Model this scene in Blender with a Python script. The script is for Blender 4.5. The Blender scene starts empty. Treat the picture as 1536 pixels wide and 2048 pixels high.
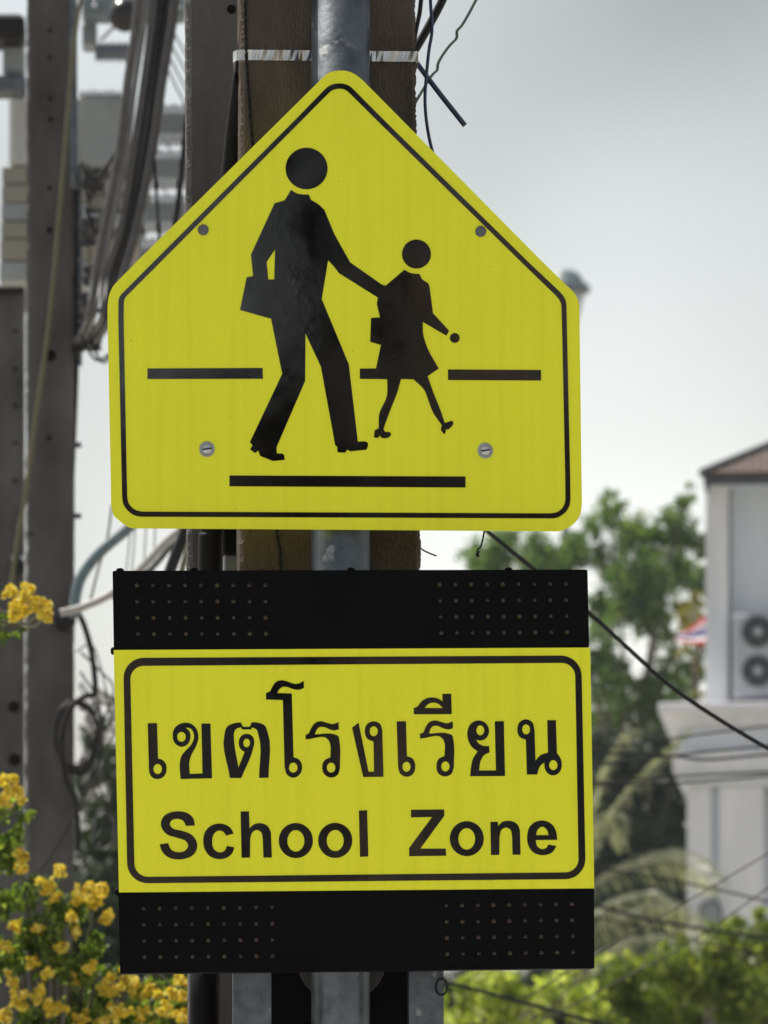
import bpy, math, random
import numpy as np
from mathutils import Vector, Matrix
from mathutils.geometry import tessellate_polygon

R = math.radians
scene = bpy.context.scene
COL = scene.collection

# ------------------------------------------------------------------ camera
S = 0.0008            # metres per photo pixel at the sign
DIST = 8.0            # camera to sign
CAMX, CAMZ = -0.40, 1.60
AXX = 768 + CAMX / S              # photo column of the view axis
AXY = 1024 + (2.6 - CAMZ) / S     # photo row of the horizon

def P(px, py, Y=0.0):
    k = S * (Y + DIST) / DIST
    return Vector((CAMX + (px - AXX) * k, Y, CAMZ + (AXY - py) * k))

def PXM(Y):
    return S * (Y + DIST) / DIST   # metres per photo pixel at depth Y

cd = bpy.data.cameras.new('camera')
cam = bpy.data.objects.new('camera', cd)
COL.objects.link(cam)
cam.location = (CAMX, -DIST, CAMZ)
cam.rotation_euler = (R(90), 0, 0)
cd.sensor_fit = 'HORIZONTAL'
cd.sensor_width = 36.0
cd.lens = 36.0 * DIST / (1536 * S)
cd.shift_x = (768 - AXX) / 1536.0
cd.shift_y = (AXY - 1024) / 1536.0
cd.clip_start, cd.clip_end = 0.1, 3000
cd.dof.use_dof = True
cd.dof.focus_distance = DIST
cd.dof.aperture_fstop = cd.lens / 16.0
cd.dof.aperture_blades = 0
scene.camera = cam

# ------------------------------------------------------------------ world, sun, exposure
SUN_AZ, SUN_EL = R(-48), R(60)      # from behind the signs, to the left
SKY_VIGNETTE_OFF = (11.69, 18.08, 13.64)  # noise offset picked to darken the upper right sky, imitating lens vignetting
w = bpy.data.worlds.new('World'); scene.world = w; w.use_nodes = True
nt = w.node_tree; nt.nodes.clear()
sky = nt.nodes.new('ShaderNodeTexSky'); sky.sky_type = 'NISHITA'
sky.sun_disc = False
sky.sun_elevation, sky.sun_rotation = SUN_EL, SUN_AZ
sky.altitude = 0; sky.air_density = 1.7; sky.dust_density = 1.5; sky.ozone_density = 1.0
hs = nt.nodes.new('ShaderNodeHueSaturation'); hs.inputs['Saturation'].default_value = 0.28
bg = nt.nodes.new('ShaderNodeBackground'); bg.inputs['Strength'].default_value = 0.10
wo = nt.nodes.new('ShaderNodeOutputWorld')
nt.links.new(sky.outputs[0], hs.inputs['Color'])
wtc = nt.nodes.new('ShaderNodeTexCoord')
wmp = nt.nodes.new('ShaderNodeMapping'); wmp.inputs['Location'].default_value = SKY_VIGNETTE_OFF
cn = nt.nodes.new('ShaderNodeTexNoise'); cn.inputs['Scale'].default_value = 5.0; cn.inputs['Detail'].default_value = 2.5; cn.inputs['Roughness'].default_value = 0.45
cr_ = nt.nodes.new('ShaderNodeMapRange'); cr_.inputs[1].default_value = 0.30; cr_.inputs[2].default_value = 0.70
cr_.inputs[3].default_value = 0.44; cr_.inputs[4].default_value = 1.40
cm = nt.nodes.new('ShaderNodeMixRGB'); cm.blend_type = 'MULTIPLY'; cm.inputs[0].default_value = 1.0
nt.links.new(wtc.outputs['Generated'], wmp.inputs[0]); nt.links.new(wmp.outputs[0], cn.inputs['Vector'])
nt.links.new(cn.outputs['Fac'], cr_.inputs[0]); nt.links.new(cr_.outputs[0], cm.inputs[2])
nt.links.new(hs.outputs[0], cm.inputs[1]); nt.links.new(cm.outputs[0], bg.inputs[0])
nt.links.new(bg.outputs[0], wo.inputs[0])

sl = bpy.data.lights.new('sun', 'SUN'); sl.energy = 4.8; sl.angle = R(0.6); sl.color = (1.0, 0.94, 0.84)
sun = bpy.data.objects.new('sun', sl); COL.objects.link(sun)
sdir = Vector((math.sin(SUN_AZ) * math.cos(SUN_EL), math.cos(SUN_AZ) * math.cos(SUN_EL), math.sin(SUN_EL)))
sun.rotation_euler = sdir.to_track_quat('Z', 'Y').to_euler()
sun.location = sdir * 60

vs = scene.view_settings
vs.view_transform = 'Standard'; vs.look = 'None'; vs.gamma = 1.0; vs.use_curve_mapping = False
vs.exposure = 0.36
scene.cycles.max_bounces = 8
scene.cycles.use_denoising = True
scene.cycles.transparent_max_bounces = 8

# ------------------------------------------------------------------ materials
MATS = {}
def base_mat(name):
    m = bpy.data.materials.new(name); m.use_nodes = True
    n = m.node_tree.nodes; n.clear()
    out = n.new('ShaderNodeOutputMaterial')
    MATS[name] = m
    return m, n, m.node_tree.links, out

def ramp(n, stops):
    r = n.new('ShaderNodeValToRGB')
    el = r.color_ramp.elements
    while len(el) < len(stops): el.new(0.5)
    for e, (p, c) in zip(el, stops):
        e.position = p; e.color = (*c, 1)
    return r

def surf(name, c1, c2=None, rough=0.6, metal=0.0, scale=8.0, bump=0.0, bscale=None, spec=0.5, detail=6.0,
         stretch=(1, 1, 1), spots=None, spot_scale=60, spot_lim=0.63, coat=0.0, rough2=None):
    m, n, l, out = base_mat(name)
    b = n.new('ShaderNodeBsdfPrincipled'); l.new(b.outputs[0], out.inputs[0])
    b.inputs['Roughness'].default_value = rough; b.inputs['Metallic'].default_value = metal
    b.inputs['Specular IOR Level'].default_value = spec
    b.inputs['Coat Weight'].default_value = coat
    tc = n.new('ShaderNodeTexCoord'); mp = n.new('ShaderNodeMapping'); mp.inputs['Scale'].default_value = stretch
    l.new(tc.outputs['Object'], mp.inputs[0])
    nz = n.new('ShaderNodeTexNoise'); nz.inputs['Scale'].default_value = scale; nz.inputs['Detail'].default_value = detail
    nz.inputs['Roughness'].default_value = 0.62
    l.new(mp.outputs[0], nz.inputs['Vector'])
    r = ramp(n, [(0.32, c1), (0.68, c2 or c1)])
    l.new(nz.outputs['Fac'], r.inputs[0])
    colr = r.outputs[0]
    if spots:
        sp = n.new('ShaderNodeTexNoise'); sp.inputs['Scale'].default_value = spot_scale; sp.inputs['Detail'].default_value = 3
        l.new(tc.outputs['Object'], sp.inputs['Vector'])
        sr = ramp(n, [(spot_lim, (0, 0, 0)), (spot_lim + 0.05, (1, 1, 1))])
        l.new(sp.outputs['Fac'], sr.inputs[0])
        mx = n.new('ShaderNodeMixRGB'); mx.inputs[2].default_value = (*spots, 1)
        l.new(sr.outputs[0], mx.inputs[0]); l.new(colr, mx.inputs[1]); colr = mx.outputs[0]
    l.new(colr, b.inputs['Base Color'])
    if rough2 is not None:
        mr = n.new('ShaderNodeMapRange'); mr.inputs[1].default_value = 0.35; mr.inputs[2].default_value = 0.65
        mr.inputs[3].default_value = rough; mr.inputs[4].default_value = rough2
        l.new(nz.outputs['Fac'], mr.inputs[0]); l.new(mr.outputs[0], b.inputs['Roughness'])
    if bump:
        bz = n.new('ShaderNodeTexNoise'); bz.inputs['Scale'].default_value = bscale or scale * 6; bz.inputs['Detail'].default_value = 5
        l.new(mp.outputs[0], bz.inputs['Vector'])
        bp = n.new('ShaderNodeBump'); bp.inputs['Strength'].default_value = bump; bp.inputs['Distance'].default_value = 0.01
        l.new(bz.outputs['Fac'], bp.inputs['Height']); l.new(bp.outputs[0], b.inputs['Normal'])
    return m

def leaf_mat(name, stops, trans=0.45, tcol=(1.2, 1.25, 0.5), rough=0.45, spec=0.35):
    m, n, l, out = base_mat(name)
    g = n.new('ShaderNodeNewGeometry')
    r = ramp(n, stops); l.new(g.outputs['Random Per Island'], r.inputs[0])
    b = n.new('ShaderNodeBsdfPrincipled'); b.inputs['Roughness'].default_value = rough
    b.inputs['Specular IOR Level'].default_value = spec
    l.new(r.outputs[0], b.inputs['Base Color'])
    t = n.new('ShaderNodeBsdfTranslucent')
    mx = n.new('ShaderNodeMixRGB'); mx.blend_type = 'MULTIPLY'; mx.inputs[0].default_value = 1; mx.inputs[2].default_value = (*tcol, 1)
    l.new(r.outputs[0], mx.inputs[1]); l.new(mx.outputs[0], t.inputs[0])
    ms = n.new('ShaderNodeMixShader'); ms.inputs[0].default_value = trans
    l.new(b.outputs[0], ms.inputs[1]); l.new(t.outputs[0], ms.inputs[2]); l.new(ms.outputs[0], out.inputs[0])
    return m

def sheeting_mat(name, base):
    """fluorescent yellow-green prismatic sheeting: a fine diamond lattice pressed in the film"""
    m, n, l, out = base_mat(name)
    b = n.new('ShaderNodeBsdfPrincipled'); l.new(b.outputs[0], out.inputs[0])
    b.inputs['Roughness'].default_value = 0.30; b.inputs['Specular IOR Level'].default_value = 0.30
    tc = n.new('ShaderNodeTexCoord'); sx = n.new('ShaderNodeSeparateXYZ'); l.new(tc.outputs['Object'], sx.inputs[0])
    def mth(op, a, bb=None):
        q = n.new('ShaderNodeMath'); q.operation = op
        for i, v in enumerate((a, bb)):
            if v is None: continue
            if isinstance(v, (int, float)): q.inputs[i].default_value = v
            else: l.new(v, q.inputs[i])
        return q.outputs[0]
    per = 0.0060
    u = mth('DIVIDE', mth('ADD', sx.outputs['X'], mth('MULTIPLY', sx.outputs['Z'], 1.08)), per)
    v = mth('DIVIDE', mth('SUBTRACT', sx.outputs['X'], mth('MULTIPLY', sx.outputs['Z'], 1.08)), per)
    def tri(q): return mth('MULTIPLY', mth('ABSOLUTE', mth('SUBTRACT', mth('FRACT', q), 0.5)), 2.0)   # 1 at a line
    ln = mth('MAXIMUM', tri(u), tri(v))
    lr = ramp(n, [(0.70, (0, 0, 0)), (0.95, (1, 1, 1))]); l.new(ln, lr.inputs[0])
    big = n.new('ShaderNodeTexNoise'); big.inputs['Scale'].default_value = 5; big.inputs['Detail'].default_value = 4
    l.new(tc.outputs['Object'], big.inputs['Vector'])
    fine = n.new('ShaderNodeTexNoise'); fine.inputs['Scale'].default_value = 260; fine.inputs['Detail'].default_value = 2
    l.new(tc.outputs['Object'], fine.inputs['Vector'])
    f = mth('ADD', mth('MULTIPLY', lr.outputs[0], 0.55), mth('ADD', mth('MULTIPLY', big.outputs['Fac'], 0.35), mth('MULTIPLY', fine.outputs['Fac'], 0.30)))
    dk = tuple(c * 0.80 for c in base)
    cr = ramp(n, [(0.15, dk), (0.95, base)]); l.new(f, cr.inputs[0])
    # a little grime in streaks and specks
    gz = n.new('ShaderNodeTexNoise'); gz.inputs['Scale'].default_value = 75; gz.inputs['Detail'].default_value = 2
    l.new(tc.outputs['Object'], gz.inputs['Vector'])
    gr = ramp(n, [(0.74, (0, 0, 0)), (0.80, (0.45, 0.45, 0.45))]); l.new(gz.outputs['Fac'], gr.inputs[0])
    mx = n.new('ShaderNodeMixRGB'); mx.inputs[2].default_value = (0.16, 0.15, 0.03, 1)
    l.new(gr.outputs[0], mx.inputs[0]); l.new(cr.outputs[0], mx.inputs[1])
    smp = n.new('ShaderNodeMapping'); smp.inputs['Scale'].default_value = (60, 60, 2.2); l.new(tc.outputs['Object'], smp.inputs[0])
    sn = n.new('ShaderNodeTexNoise'); sn.inputs['Scale'].default_value = 1.0; sn.inputs['Detail'].default_value = 4; l.new(smp.outputs[0], sn.inputs['Vector'])
    srp = ramp(n, [(0.45, (1, 1, 1)), (0.80, (0.93, 0.925, 0.90))]); l.new(sn.outputs['Fac'], srp.inputs[0])
    m2 = n.new('ShaderNodeMixRGB'); m2.blend_type = 'MULTIPLY'; m2.inputs[0].default_value = 1.0
    l.new(mx.outputs[0], m2.inputs[1]); l.new(srp.outputs[0], m2.inputs[2])
    l.new(m2.outputs[0], b.inputs['Base Color'])
    bp = n.new('ShaderNodeBump'); bp.inputs['Strength'].default_value = 0.12; bp.inputs['Distance'].default_value = 0.001
    l.new(ln, bp.inputs['Height']); l.new(bp.outputs[0], b.inputs['Normal'])
    return m

YEL = sheeting_mat('yellow_green_sheeting', (0.93, 0.93, 0.034))
FILM = surf('black_film', (0.0012, 0.0010, 0.0010), (0.0028, 0.0022, 0.0020), rough=0.04, rough2=0.12, scale=14, bump=0.012, bscale=24, spec=0.75)
ALU = surf('dull_aluminium', (0.30, 0.31, 0.32), (0.42, 0.43, 0.44), rough=0.45, metal=0.8, scale=30)
RIVET = surf('rivet_grey', (0.085, 0.09, 0.10), (0.12, 0.125, 0.135), rough=0.6, scale=200, bump=0.2)
BOLT = surf('zinc_bolt', (0.45, 0.46, 0.48), (0.65, 0.66, 0.68), rough=0.25, metal=1.0, scale=200, bump=0.3)
BLACK = surf('black_box_paint', (0.0022, 0.0022, 0.0025), (0.004, 0.004, 0.0043), rough=0.6, scale=12, spec=0.05, bump=0.08, bscale=300)
LED = surf('led_lens', (0.022, 0.015, 0.007), (0.055, 0.040, 0.02), rough=0.2, scale=120, spec=0.35)
GALV = surf('galvanised_steel', (0.060, 0.072, 0.085), (0.155, 0.175, 0.195), rough=0.36, rough2=0.58, metal=0.75, scale=22, detail=8, bump=0.06, bscale=140, spots=(0.24, 0.25, 0.26), spot_scale=26, spot_lim=0.64)
BROWN = surf('brown_concrete', (0.048, 0.038, 0.031), (0.132, 0.108, 0.088), rough=0.92, scale=7, detail=10, bump=0.55, bscale=220, spec=0.2, stretch=(1, 1, 0.45), spots=(0.05, 0.04, 0.03), spot_scale=95, spot_lim=0.68)
GREYC = surf('grey_concrete', (0.046, 0.045, 0.045), (0.108, 0.105, 0.102), rough=0.92, scale=6, detail=10, bump=0.35, bscale=120, spec=0.2, stretch=(1, 1, 0.4), spots=(0.07, 0.065, 0.06), spot_scale=50, spot_lim=0.68)
HOLE = surf('hole_shade', (0.008, 0.008, 0.008), rough=0.95, spec=0.05)  # black colour standing in for the shade inside holes and slots
STRAP = surf('bright_steel_band', (0.50, 0.49, 0.47), (0.62, 0.61, 0.58), rough=0.05, rough2=0.15, metal=1.0, scale=30)
RUBBER = surf('black_rubber', (0.007, 0.007, 0.008), (0.014, 0.014, 0.015), rough=0.5, scale=40, spec=0.2)
PIPEB = surf('black_pipe', (0.003, 0.003, 0.0035), (0.006, 0.006, 0.0065), rough=0.55, scale=20, spec=0.10)
BLUEC = surf('dark_blue_sheath', (0.012, 0.022, 0.055), (0.025, 0.045, 0.10), rough=0.42, scale=40)
GREENC = surf('faded_green_sheath', (0.045, 0.085, 0.075), (0.08, 0.12, 0.09), rough=0.5, scale=40)
GREYCAB = surf('grey_sheath', (0.022, 0.021, 0.022), (0.055, 0.053, 0.053), rough=0.42, scale=20)
MIDCAB = surf('mid_grey_sheath', (0.055, 0.054, 0.055), (0.10, 0.097, 0.097), rough=0.4, scale=20)
PALECAB = surf('pale_grey_sheath', (0.26, 0.25, 0.24), (0.36, 0.35, 0.34), rough=0.45, scale=20)
TEALC = surf('teal_grey_sheath', (0.07, 0.11, 0.13), (0.12, 0.17, 0.19), rough=0.4, scale=20)
OLIVEC = surf('olive_sheath', (0.08, 0.075, 0.03), (0.12, 0.11, 0.05), rough=0.5, scale=20)
TGREY = surf('transformer_grey', (0.20, 0.215, 0.23), (0.27, 0.29, 0.30), rough=0.5, scale=3)
TBEIGE = surf('transformer_beige', (0.20, 0.19, 0.165), (0.26, 0.25, 0.22), rough=0.6, scale=3)
TPALE = surf('transformer_pale', (0.34, 0.35, 0.36), (0.42, 0.43, 0.43), rough=0.5, scale=3)
PORC = surf('brown_porcelain', (0.006, 0.005, 0.005), (0.012, 0.010, 0.010), rough=0.25, scale=5)
PORCB = surf('blue_grey_porcelain', (0.10, 0.12, 0.15), (0.15, 0.17, 0.21), rough=0.3, scale=5)
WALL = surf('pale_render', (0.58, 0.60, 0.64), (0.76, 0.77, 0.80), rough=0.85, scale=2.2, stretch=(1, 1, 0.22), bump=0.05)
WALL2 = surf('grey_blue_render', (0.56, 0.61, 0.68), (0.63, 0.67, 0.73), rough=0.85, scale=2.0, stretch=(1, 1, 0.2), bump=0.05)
TILE = surf('terracotta_tile', (0.095, 0.066, 0.060), (0.18, 0.13, 0.115), rough=0.75, scale=3)
FASCIA = surf('dark_fascia', (0.035, 0.042, 0.05), (0.05, 0.056, 0.065), rough=0.6, scale=3)
ACW = surf('condenser_white', (0.33, 0.36, 0.39), (0.40, 0.42, 0.45), rough=0.5, scale=3)
FAN = surf('fan_dark', (0.02, 0.022, 0.025), (0.035, 0.037, 0.04), rough=0.6, scale=3)
BARK = surf('bark', (0.10, 0.085, 0.07), (0.19, 0.165, 0.14), rough=0.95, scale=10, bump=0.5)
STEM = surf('green_brown_stem', (0.07, 0.075, 0.04), (0.12, 0.11, 0.06), rough=0.8, scale=20)
GROUND = surf('dry_earth', (0.27, 0.25, 0.21), (0.35, 0.33, 0.28), rough=0.95, scale=0.6)
ASPH = surf('asphalt', (0.08, 0.08, 0.082), (0.12, 0.12, 0.12), rough=0.9, scale=6)
PAVE = surf('pavement_concrete', (0.42, 0.41, 0.39), (0.52, 0.51, 0.48), rough=0.9, scale=2)
LAMPM = surf('lamp_blue_grey', (0.10, 0.14, 0.16), (0.14, 0.18, 0.20), rough=0.5, scale=4)
LAMPG = surf('lamp_glass_frosted', (0.45, 0.45, 0.47), (0.55, 0.55, 0.56), rough=0.5, scale=4)
LEAF_T = leaf_mat('leaf_tree', [(0.0, (0.040, 0.095, 0.036)), (0.5, (0.095, 0.185, 0.055)), (0.85, (0.19, 0.26, 0.08)), (1.0, (0.34, 0.38, 0.24))], trans=0.55)
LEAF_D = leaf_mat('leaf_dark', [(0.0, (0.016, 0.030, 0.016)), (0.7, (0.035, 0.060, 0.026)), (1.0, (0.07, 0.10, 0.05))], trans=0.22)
LEAF_X = leaf_mat('leaf_black_green', [(0.0, (0.008, 0.013, 0.006)), (1.0, (0.022, 0.028, 0.012))], trans=0.1, spec=0.1)  # near-black leaves so the added trees mirror dark in the film
LEAF_L = leaf_mat('leaf_lime', [(0.0, (0.13, 0.19, 0.025)), (0.5, (0.30, 0.37, 0.06)), (1.0, (0.62, 0.66, 0.28))], trans=0.6)
LEAF_G = leaf_mat('leaf_bush', [(0.0, (0.06, 0.095, 0.02)), (0.6, (0.15, 0.20, 0.04)), (1.0, (0.30, 0.34, 0.08))], trans=0.55)
LEAF_Y = leaf_mat('leaf_yellow', [(0.0, (0.14, 0.15, 0.025)), (1.0, (0.30, 0.27, 0.06))], trans=0.5, tcol=(1.2, 1.1, 0.5))
LEAF_S = leaf_mat('leaf_shrub', [(0.0, (0.055, 0.10, 0.016)), (0.6, (0.13, 0.20, 0.034)), (1.0, (0.30, 0.36, 0.08))], trans=0.58)
PALM = leaf_mat('palm_leaf_glint', [(0.0, (0.10, 0.13, 0.08)), (0.5, (0.30, 0.32, 0.25)), (1.0, (0.58, 0.58, 0.52))], trans=0.38, rough=0.42, spec=0.5)  # pale greys put the sun glint on the fronds into the leaf colour
FLOWER = leaf_mat('yellow_petal', [(0.0, (0.52, 0.31, 0.02)), (0.3, (0.76, 0.58, 0.04)), (0.7, (0.84, 0.73, 0.10)), (1.0, (0.90, 0.84, 0.34))], trans=0.42, tcol=(1.0, 1.0, 0.7), rough=0.6)

# ------------------------------------------------------------------ helpers
def tag(o, label=None, cat=None, group=None, kind=None):
    if label: o['label'] = label
    if cat: o['category'] = cat
    if group: o['group'] = group
    if kind: o['kind'] = kind
    return o

def thing(name, loc, label, cat, group=None):
    o = bpy.data.objects.new(name, None); COL.objects.link(o)
    o.empty_display_size = 0.05
    o.location = loc
    return tag(o, label, cat, group)

def world_loc(o):
    v = Vector(o.location)
    while o.parent:
        o = o.parent; v += Vector(o.location)
    return v

def mesh_of(name, verts, faces, mat, smooth=False):
    me = bpy.data.meshes.new(name)
    me.from_pydata([tuple(v) for v in verts], [], faces)
    if mat: me.materials.append(mat)
    if smooth: me.polygons.foreach_set('use_smooth', [True] * len(me.polygons))
    me.update()
    return me

def put(name, me, parent=None, loc=None):
    """link a mesh; vertices are in world space unless loc is given (then about loc)"""
    o = bpy.data.objects.new(name, me); COL.objects.link(o)
    if parent is not None:
        o.parent = parent
        o.location = (Vector(loc) if loc is not None else Vector((0, 0, 0))) - world_loc(parent)
    elif loc is not None:
        o.location = loc
    return o

def build(name, vf, mat, parent=None, smooth=False):
    v, f = vf
    if parent is None:      # own origin at the thing's base
        vv = [Vector(q) for q in v]
        c = Vector((sum(q.x for q in vv) / len(vv), sum(q.y for q in vv) / len(vv), min(q.z for q in vv)))
        return put(name, mesh_of(name, [q - c for q in vv], f, mat, smooth), None, c)
    return put(name, mesh_of(name, v, f, mat, smooth), parent)

def join(*vfs):
    V, F = [], []
    for v, f in vfs:
        o = len(V); V += list(v); F += [tuple(i + o for i in q) for q in f]
    return V, F

def box(x0, x1, y0, y1, z0, z1, bev=0.0):
    if not bev:
        v = [(x, y, z) for z in (z0, z1) for y in (y0, y1) for x in (x0, x1)]
        return v, [(0, 2, 3, 1), (4, 5, 7, 6), (0, 1, 5, 4), (2, 6, 7, 3), (0, 4, 6, 2), (1, 3, 7, 5)]
    ring = [(x0 + bev, y0), (x1 - bev, y0), (x1, y0 + bev), (x1, y1 - bev), (x1 - bev, y1), (x0 + bev, y1), (x0, y1 - bev), (x0, y0 + bev)]
    cx, cy = (x0 + x1) / 2, (y0 + y1) / 2
    def inset(r, d):
        return [(cx + (x - cx) * (1 - d / max(abs(x1 - cx), 1e-6)), cy + (y - cy) * (1 - d / max(abs(y1 - cy), 1e-6))) for x, y in r]
    rows = [(inset(ring, bev), z0), (ring, z0 + bev), (ring, z1 - bev), (inset(ring, bev), z1)]
    v = [(x, y, z) for r, z in rows for x, y in r]
    f = [tuple(range(7, -1, -1)), tuple(range(24, 32))]
    for k in range(3):
        for i in range(8):
            j = (i + 1) % 8
            f.append((k * 8 + i, k * 8 + j, k * 8 + 8 + j, k * 8 + 8 + i))
    return v, f

def pbox(px0, px1, py0, py1, Y0, Y1, bev=0.0):
    """box whose front face covers that part of the photograph at depth Y0"""
    a, b = P(px0, py1, Y0), P(px1, py0, Y0)
    return box(a.x, b.x, Y0, Y1, a.z, b.z, bev)

def catmull(pts, n=8):
    pts = [Vector(p) for p in pts]
    if len(pts) < 3: return pts
    out = []
    for i in range(len(pts) - 1):
        p0 = pts[i - 1] if i else pts[0] * 2 - pts[1]
        p1, p2 = pts[i], pts[i + 1]
        p3 = pts[i + 2] if i + 2 < len(pts) else p2 * 2 - p1
        for k in range(n):
            t = k / n
            out.append(0.5 * ((2 * p1) + (p2 - p0) * t + (2 * p0 - 5 * p1 + 4 * p2 - p3) * t * t + (3 * p1 - p0 - 3 * p2 + p3) * t ** 3))
    out.append(pts[-1])
    return out

def tube(pts, r, sides=8, n=8, smooth_path=True, cap=True):
    c = catmull(pts, n) if smooth_path else [Vector(p) for p in pts]
    rr = r if hasattr(r, '__len__') else [r] * len(c)
    if len(rr) != len(c):
        rr = list(np.interp(np.linspace(0, 1, len(c)), np.linspace(0, 1, len(rr)), rr))
    V, F = [], []
    up = None
    for i, p in enumerate(c):
        t = (c[min(i + 1, len(c) - 1)] - c[max(i - 1, 0)]).normalized()
        if up is None:
            up = t.orthogonal().normalized()
        up = (up - t * up.dot(t)).normalized()
        s = t.cross(up)
        for k in range(sides):
            a = 2 * math.pi * k / sides
            V.append(p + (up * math.cos(a) + s * math.sin(a)) * rr[i])
    for i in range(len(c) - 1):
        for k in range(sides):
            j = (k + 1) % sides
            F.append((i * sides + k, i * sides + j, (i + 1) * sides + j, (i + 1) * sides + k))
    if cap:
        F.append(tuple(range(sides - 1, -1, -1)))
        F.append(tuple((len(c) - 1) * sides + k for k in range(sides)))
    return V, F

def lathe(profile, center, axis='Z', sides=20):
    """profile: list of (radius, height); axis Z up, or -Y towards the viewer"""
    V, F = [], []
    for r, h in profile:
        for k in range(sides):
            a = 2 * math.pi * k / sides
            x, y = r * math.cos(a), r * math.sin(a)
            q = (x, y, h) if axis == 'Z' else ((x, -h, y) if axis == 'Y' else (h, x, y))
            V.append(Vector(center) + Vector(q))
    for i in range(len(profile) - 1):
        for k in range(sides):
            j = (k + 1) % sides
            F.append((i * sides + k, i * sides + j, (i + 1) * sides + j, (i + 1) * sides + k))
    F.append(tuple(range(sides - 1, -1, -1)))
    F.append(tuple((len(profile) - 1) * sides + k for k in range(sides)))
    return V, F

def smooth_contour(pts, n=5):
    """(x, y) is a corner, (x, y, 1) a smooth point; returns a closed polyline"""
    out = []
    m = len(pts)
    for i in range(m):
        a, b = pts[i], pts[(i + 1) % m]
        p0, p3 = np.array(a[:2], float), np.array(b[:2], float)
        L = np.linalg.norm(p3 - p0)
        if len(a) == 2 and len(b) == 2:
            out.append(tuple(p0)); continue
        def tang(k):
            q0, q1, q2 = (np.array(pts[(k + d) % m][:2], float) for d in (-1, 0, 1))
            d1, d2 = q1 - q0, q2 - q1
            l1, l2 = np.linalg.norm(d1) + 1e-9, np.linalg.norm(d2) + 1e-9
            t = d1 / l1 / l1 + d2 / l2 / l2      # favours the nearer neighbour
            return t / (np.linalg.norm(t) + 1e-9)
        h1 = p0 + (tang(i) * L / 3 if len(a) == 3 else (p3 - p0) / 3)
        h2 = p3 - (tang((i + 1) % m) * L / 3 if len(b) == 3 else (p3 - p0) / 3)
        for k in range(n):
            t = k / n
            q = (1 - t) ** 3 * p0 + 3 * (1 - t) ** 2 * t * h1 + 3 * (1 - t) * t * t * h2 + t ** 3 * p3
            out.append(tuple(q))
    return out

def ell(cx, cy, rx, ry, n=28):
    return [(cx + rx * math.cos(2 * math.pi * k / n), cy + ry * math.sin(2 * math.pi * k / n)) for k in range(n)]

def prism(contours, Yf, Yb):
    """a flat shape with holes, outlined in sign pixels, standing at depth Yf, thickness to Yb"""
    loops = [[P(x, y, Yf) for x, y in c] for c in contours]
    flat = [p for lp in loops for p in lp]
    tris = tessellate_polygon([[Vector((p.x, p.z, 0)) for p in lp] for lp in loops])
    n = len(flat)
    V = flat + [Vector((p.x, Yb, p.z)) for p in flat]
    F = []
    for a, b, c in tris:
        nrm = (flat[b] - flat[a]).cross(flat[c] - flat[a])
        if nrm.y > 0: a, b, c = a, c, b
        F.append((a, b, c)); F.append((a + n, c + n, b + n))
    o = 0
    for lp in loops:
        m = len(lp)
        for i in range(m):
            j = (i + 1) % m
            F.append((o + i, o + j, n + o + j, n + o + i))
        o += m
    return V, F

def crop(x0, y0, sc):
    def f(pts):
        return [(x0 + p[0] / sc, y0 + p[1] / sc) + tuple(p[2:]) for p in pts]
    return f

def foliage_mesh(name, blobs, mat, leaf, density, seed, aspect=0.45, flat=0.0):
    """leaf-sized bent faces through blobs: (centre Vector, radius, weight); one mesh"""
    rng = np.random.default_rng(seed)
    pos = []
    for c, r, wgt in blobs:
        rv = np.array(r if hasattr(r, '__len__') else (r, r, r), float)
        n = max(6, int(10.0 * density * wgt * (rv[0] * rv[2]) / (leaf * leaf)))
        # sub-clumps within the blob make light and dark bunches and gaps
        ns = max(3, int(n / 28))
        sc = rng.normal(size=(ns, 3)); sc /= np.linalg.norm(sc, axis=1)[:, None]
        sc *= (rng.random(ns) ** 0.45)[:, None]
        idx = rng.integers(0, ns, n)
        p = sc[idx] * rv * 0.92 + rng.normal(size=(n, 3)) * rv * 0.17
        pos.append(p + np.array(c))
    pos = np.concatenate(pos)
    n = len(pos)
    a = rng.normal(size=(n, 3)); a[:, 2] -= 0.35; a /= np.linalg.norm(a, axis=1)[:, None]
    b = rng.normal(size=(n, 3)); b[:, 2] *= (1 - flat); b -= a * (a * b).sum(1)[:, None]; b /= np.linalg.norm(b, axis=1)[:, None]
    c = np.cross(a, b)
    L = leaf * (0.6 + 0.8 * rng.random(n))[:, None]
    W = L * aspect
    # rhombic leaf folded on its midrib
    v0 = pos - a * L * 0.5; v2 = pos + a * L * 0.5
    v1 = pos + b * W * 0.5 + c * W * 0.18 - a * L * 0.08; v3 = pos - b * W * 0.5 + c * W * 0.18 - a * L * 0.08
    V = np.stack([v0, v1, v2, v3], 1).reshape(-1, 3)
    base = np.arange(n) * 4
    tri = np.stack([base, base + 1, base + 2, base, base + 2, base + 3], 1).reshape(-1)
    me = bpy.data.meshes.new(name)
    me.vertices.add(len(V)); me.vertices.foreach_set('co', V.reshape(-1).astype(np.float32))
    me.loops.add(len(tri)); me.loops.foreach_set('vertex_index', tri.astype(np.int32))
    me.polygons.add(len(tri) // 3)
    me.polygons.foreach_set('loop_start', np.arange(0, len(tri), 3).astype(np.int32))
    me.update(calc_edges=True); me.validate()
    me.materials.append(mat)
    return me

def pblobs(lst, Y, dy=0.6):
    """blobs given as photo (column, row, radius[, weight]) round depth Y"""
    k = PXM(Y); out = []
    rnd = random.Random(int(Y * 100) + len(lst))
    for q in lst:
        r = q[2] * k
        out.append((P(q[0], q[1], Y + rnd.uniform(-dy, dy)), (r, max(r * 0.8, dy * 0.6), r), q[3] if len(q) > 3 else 1.0))
    return out

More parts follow.
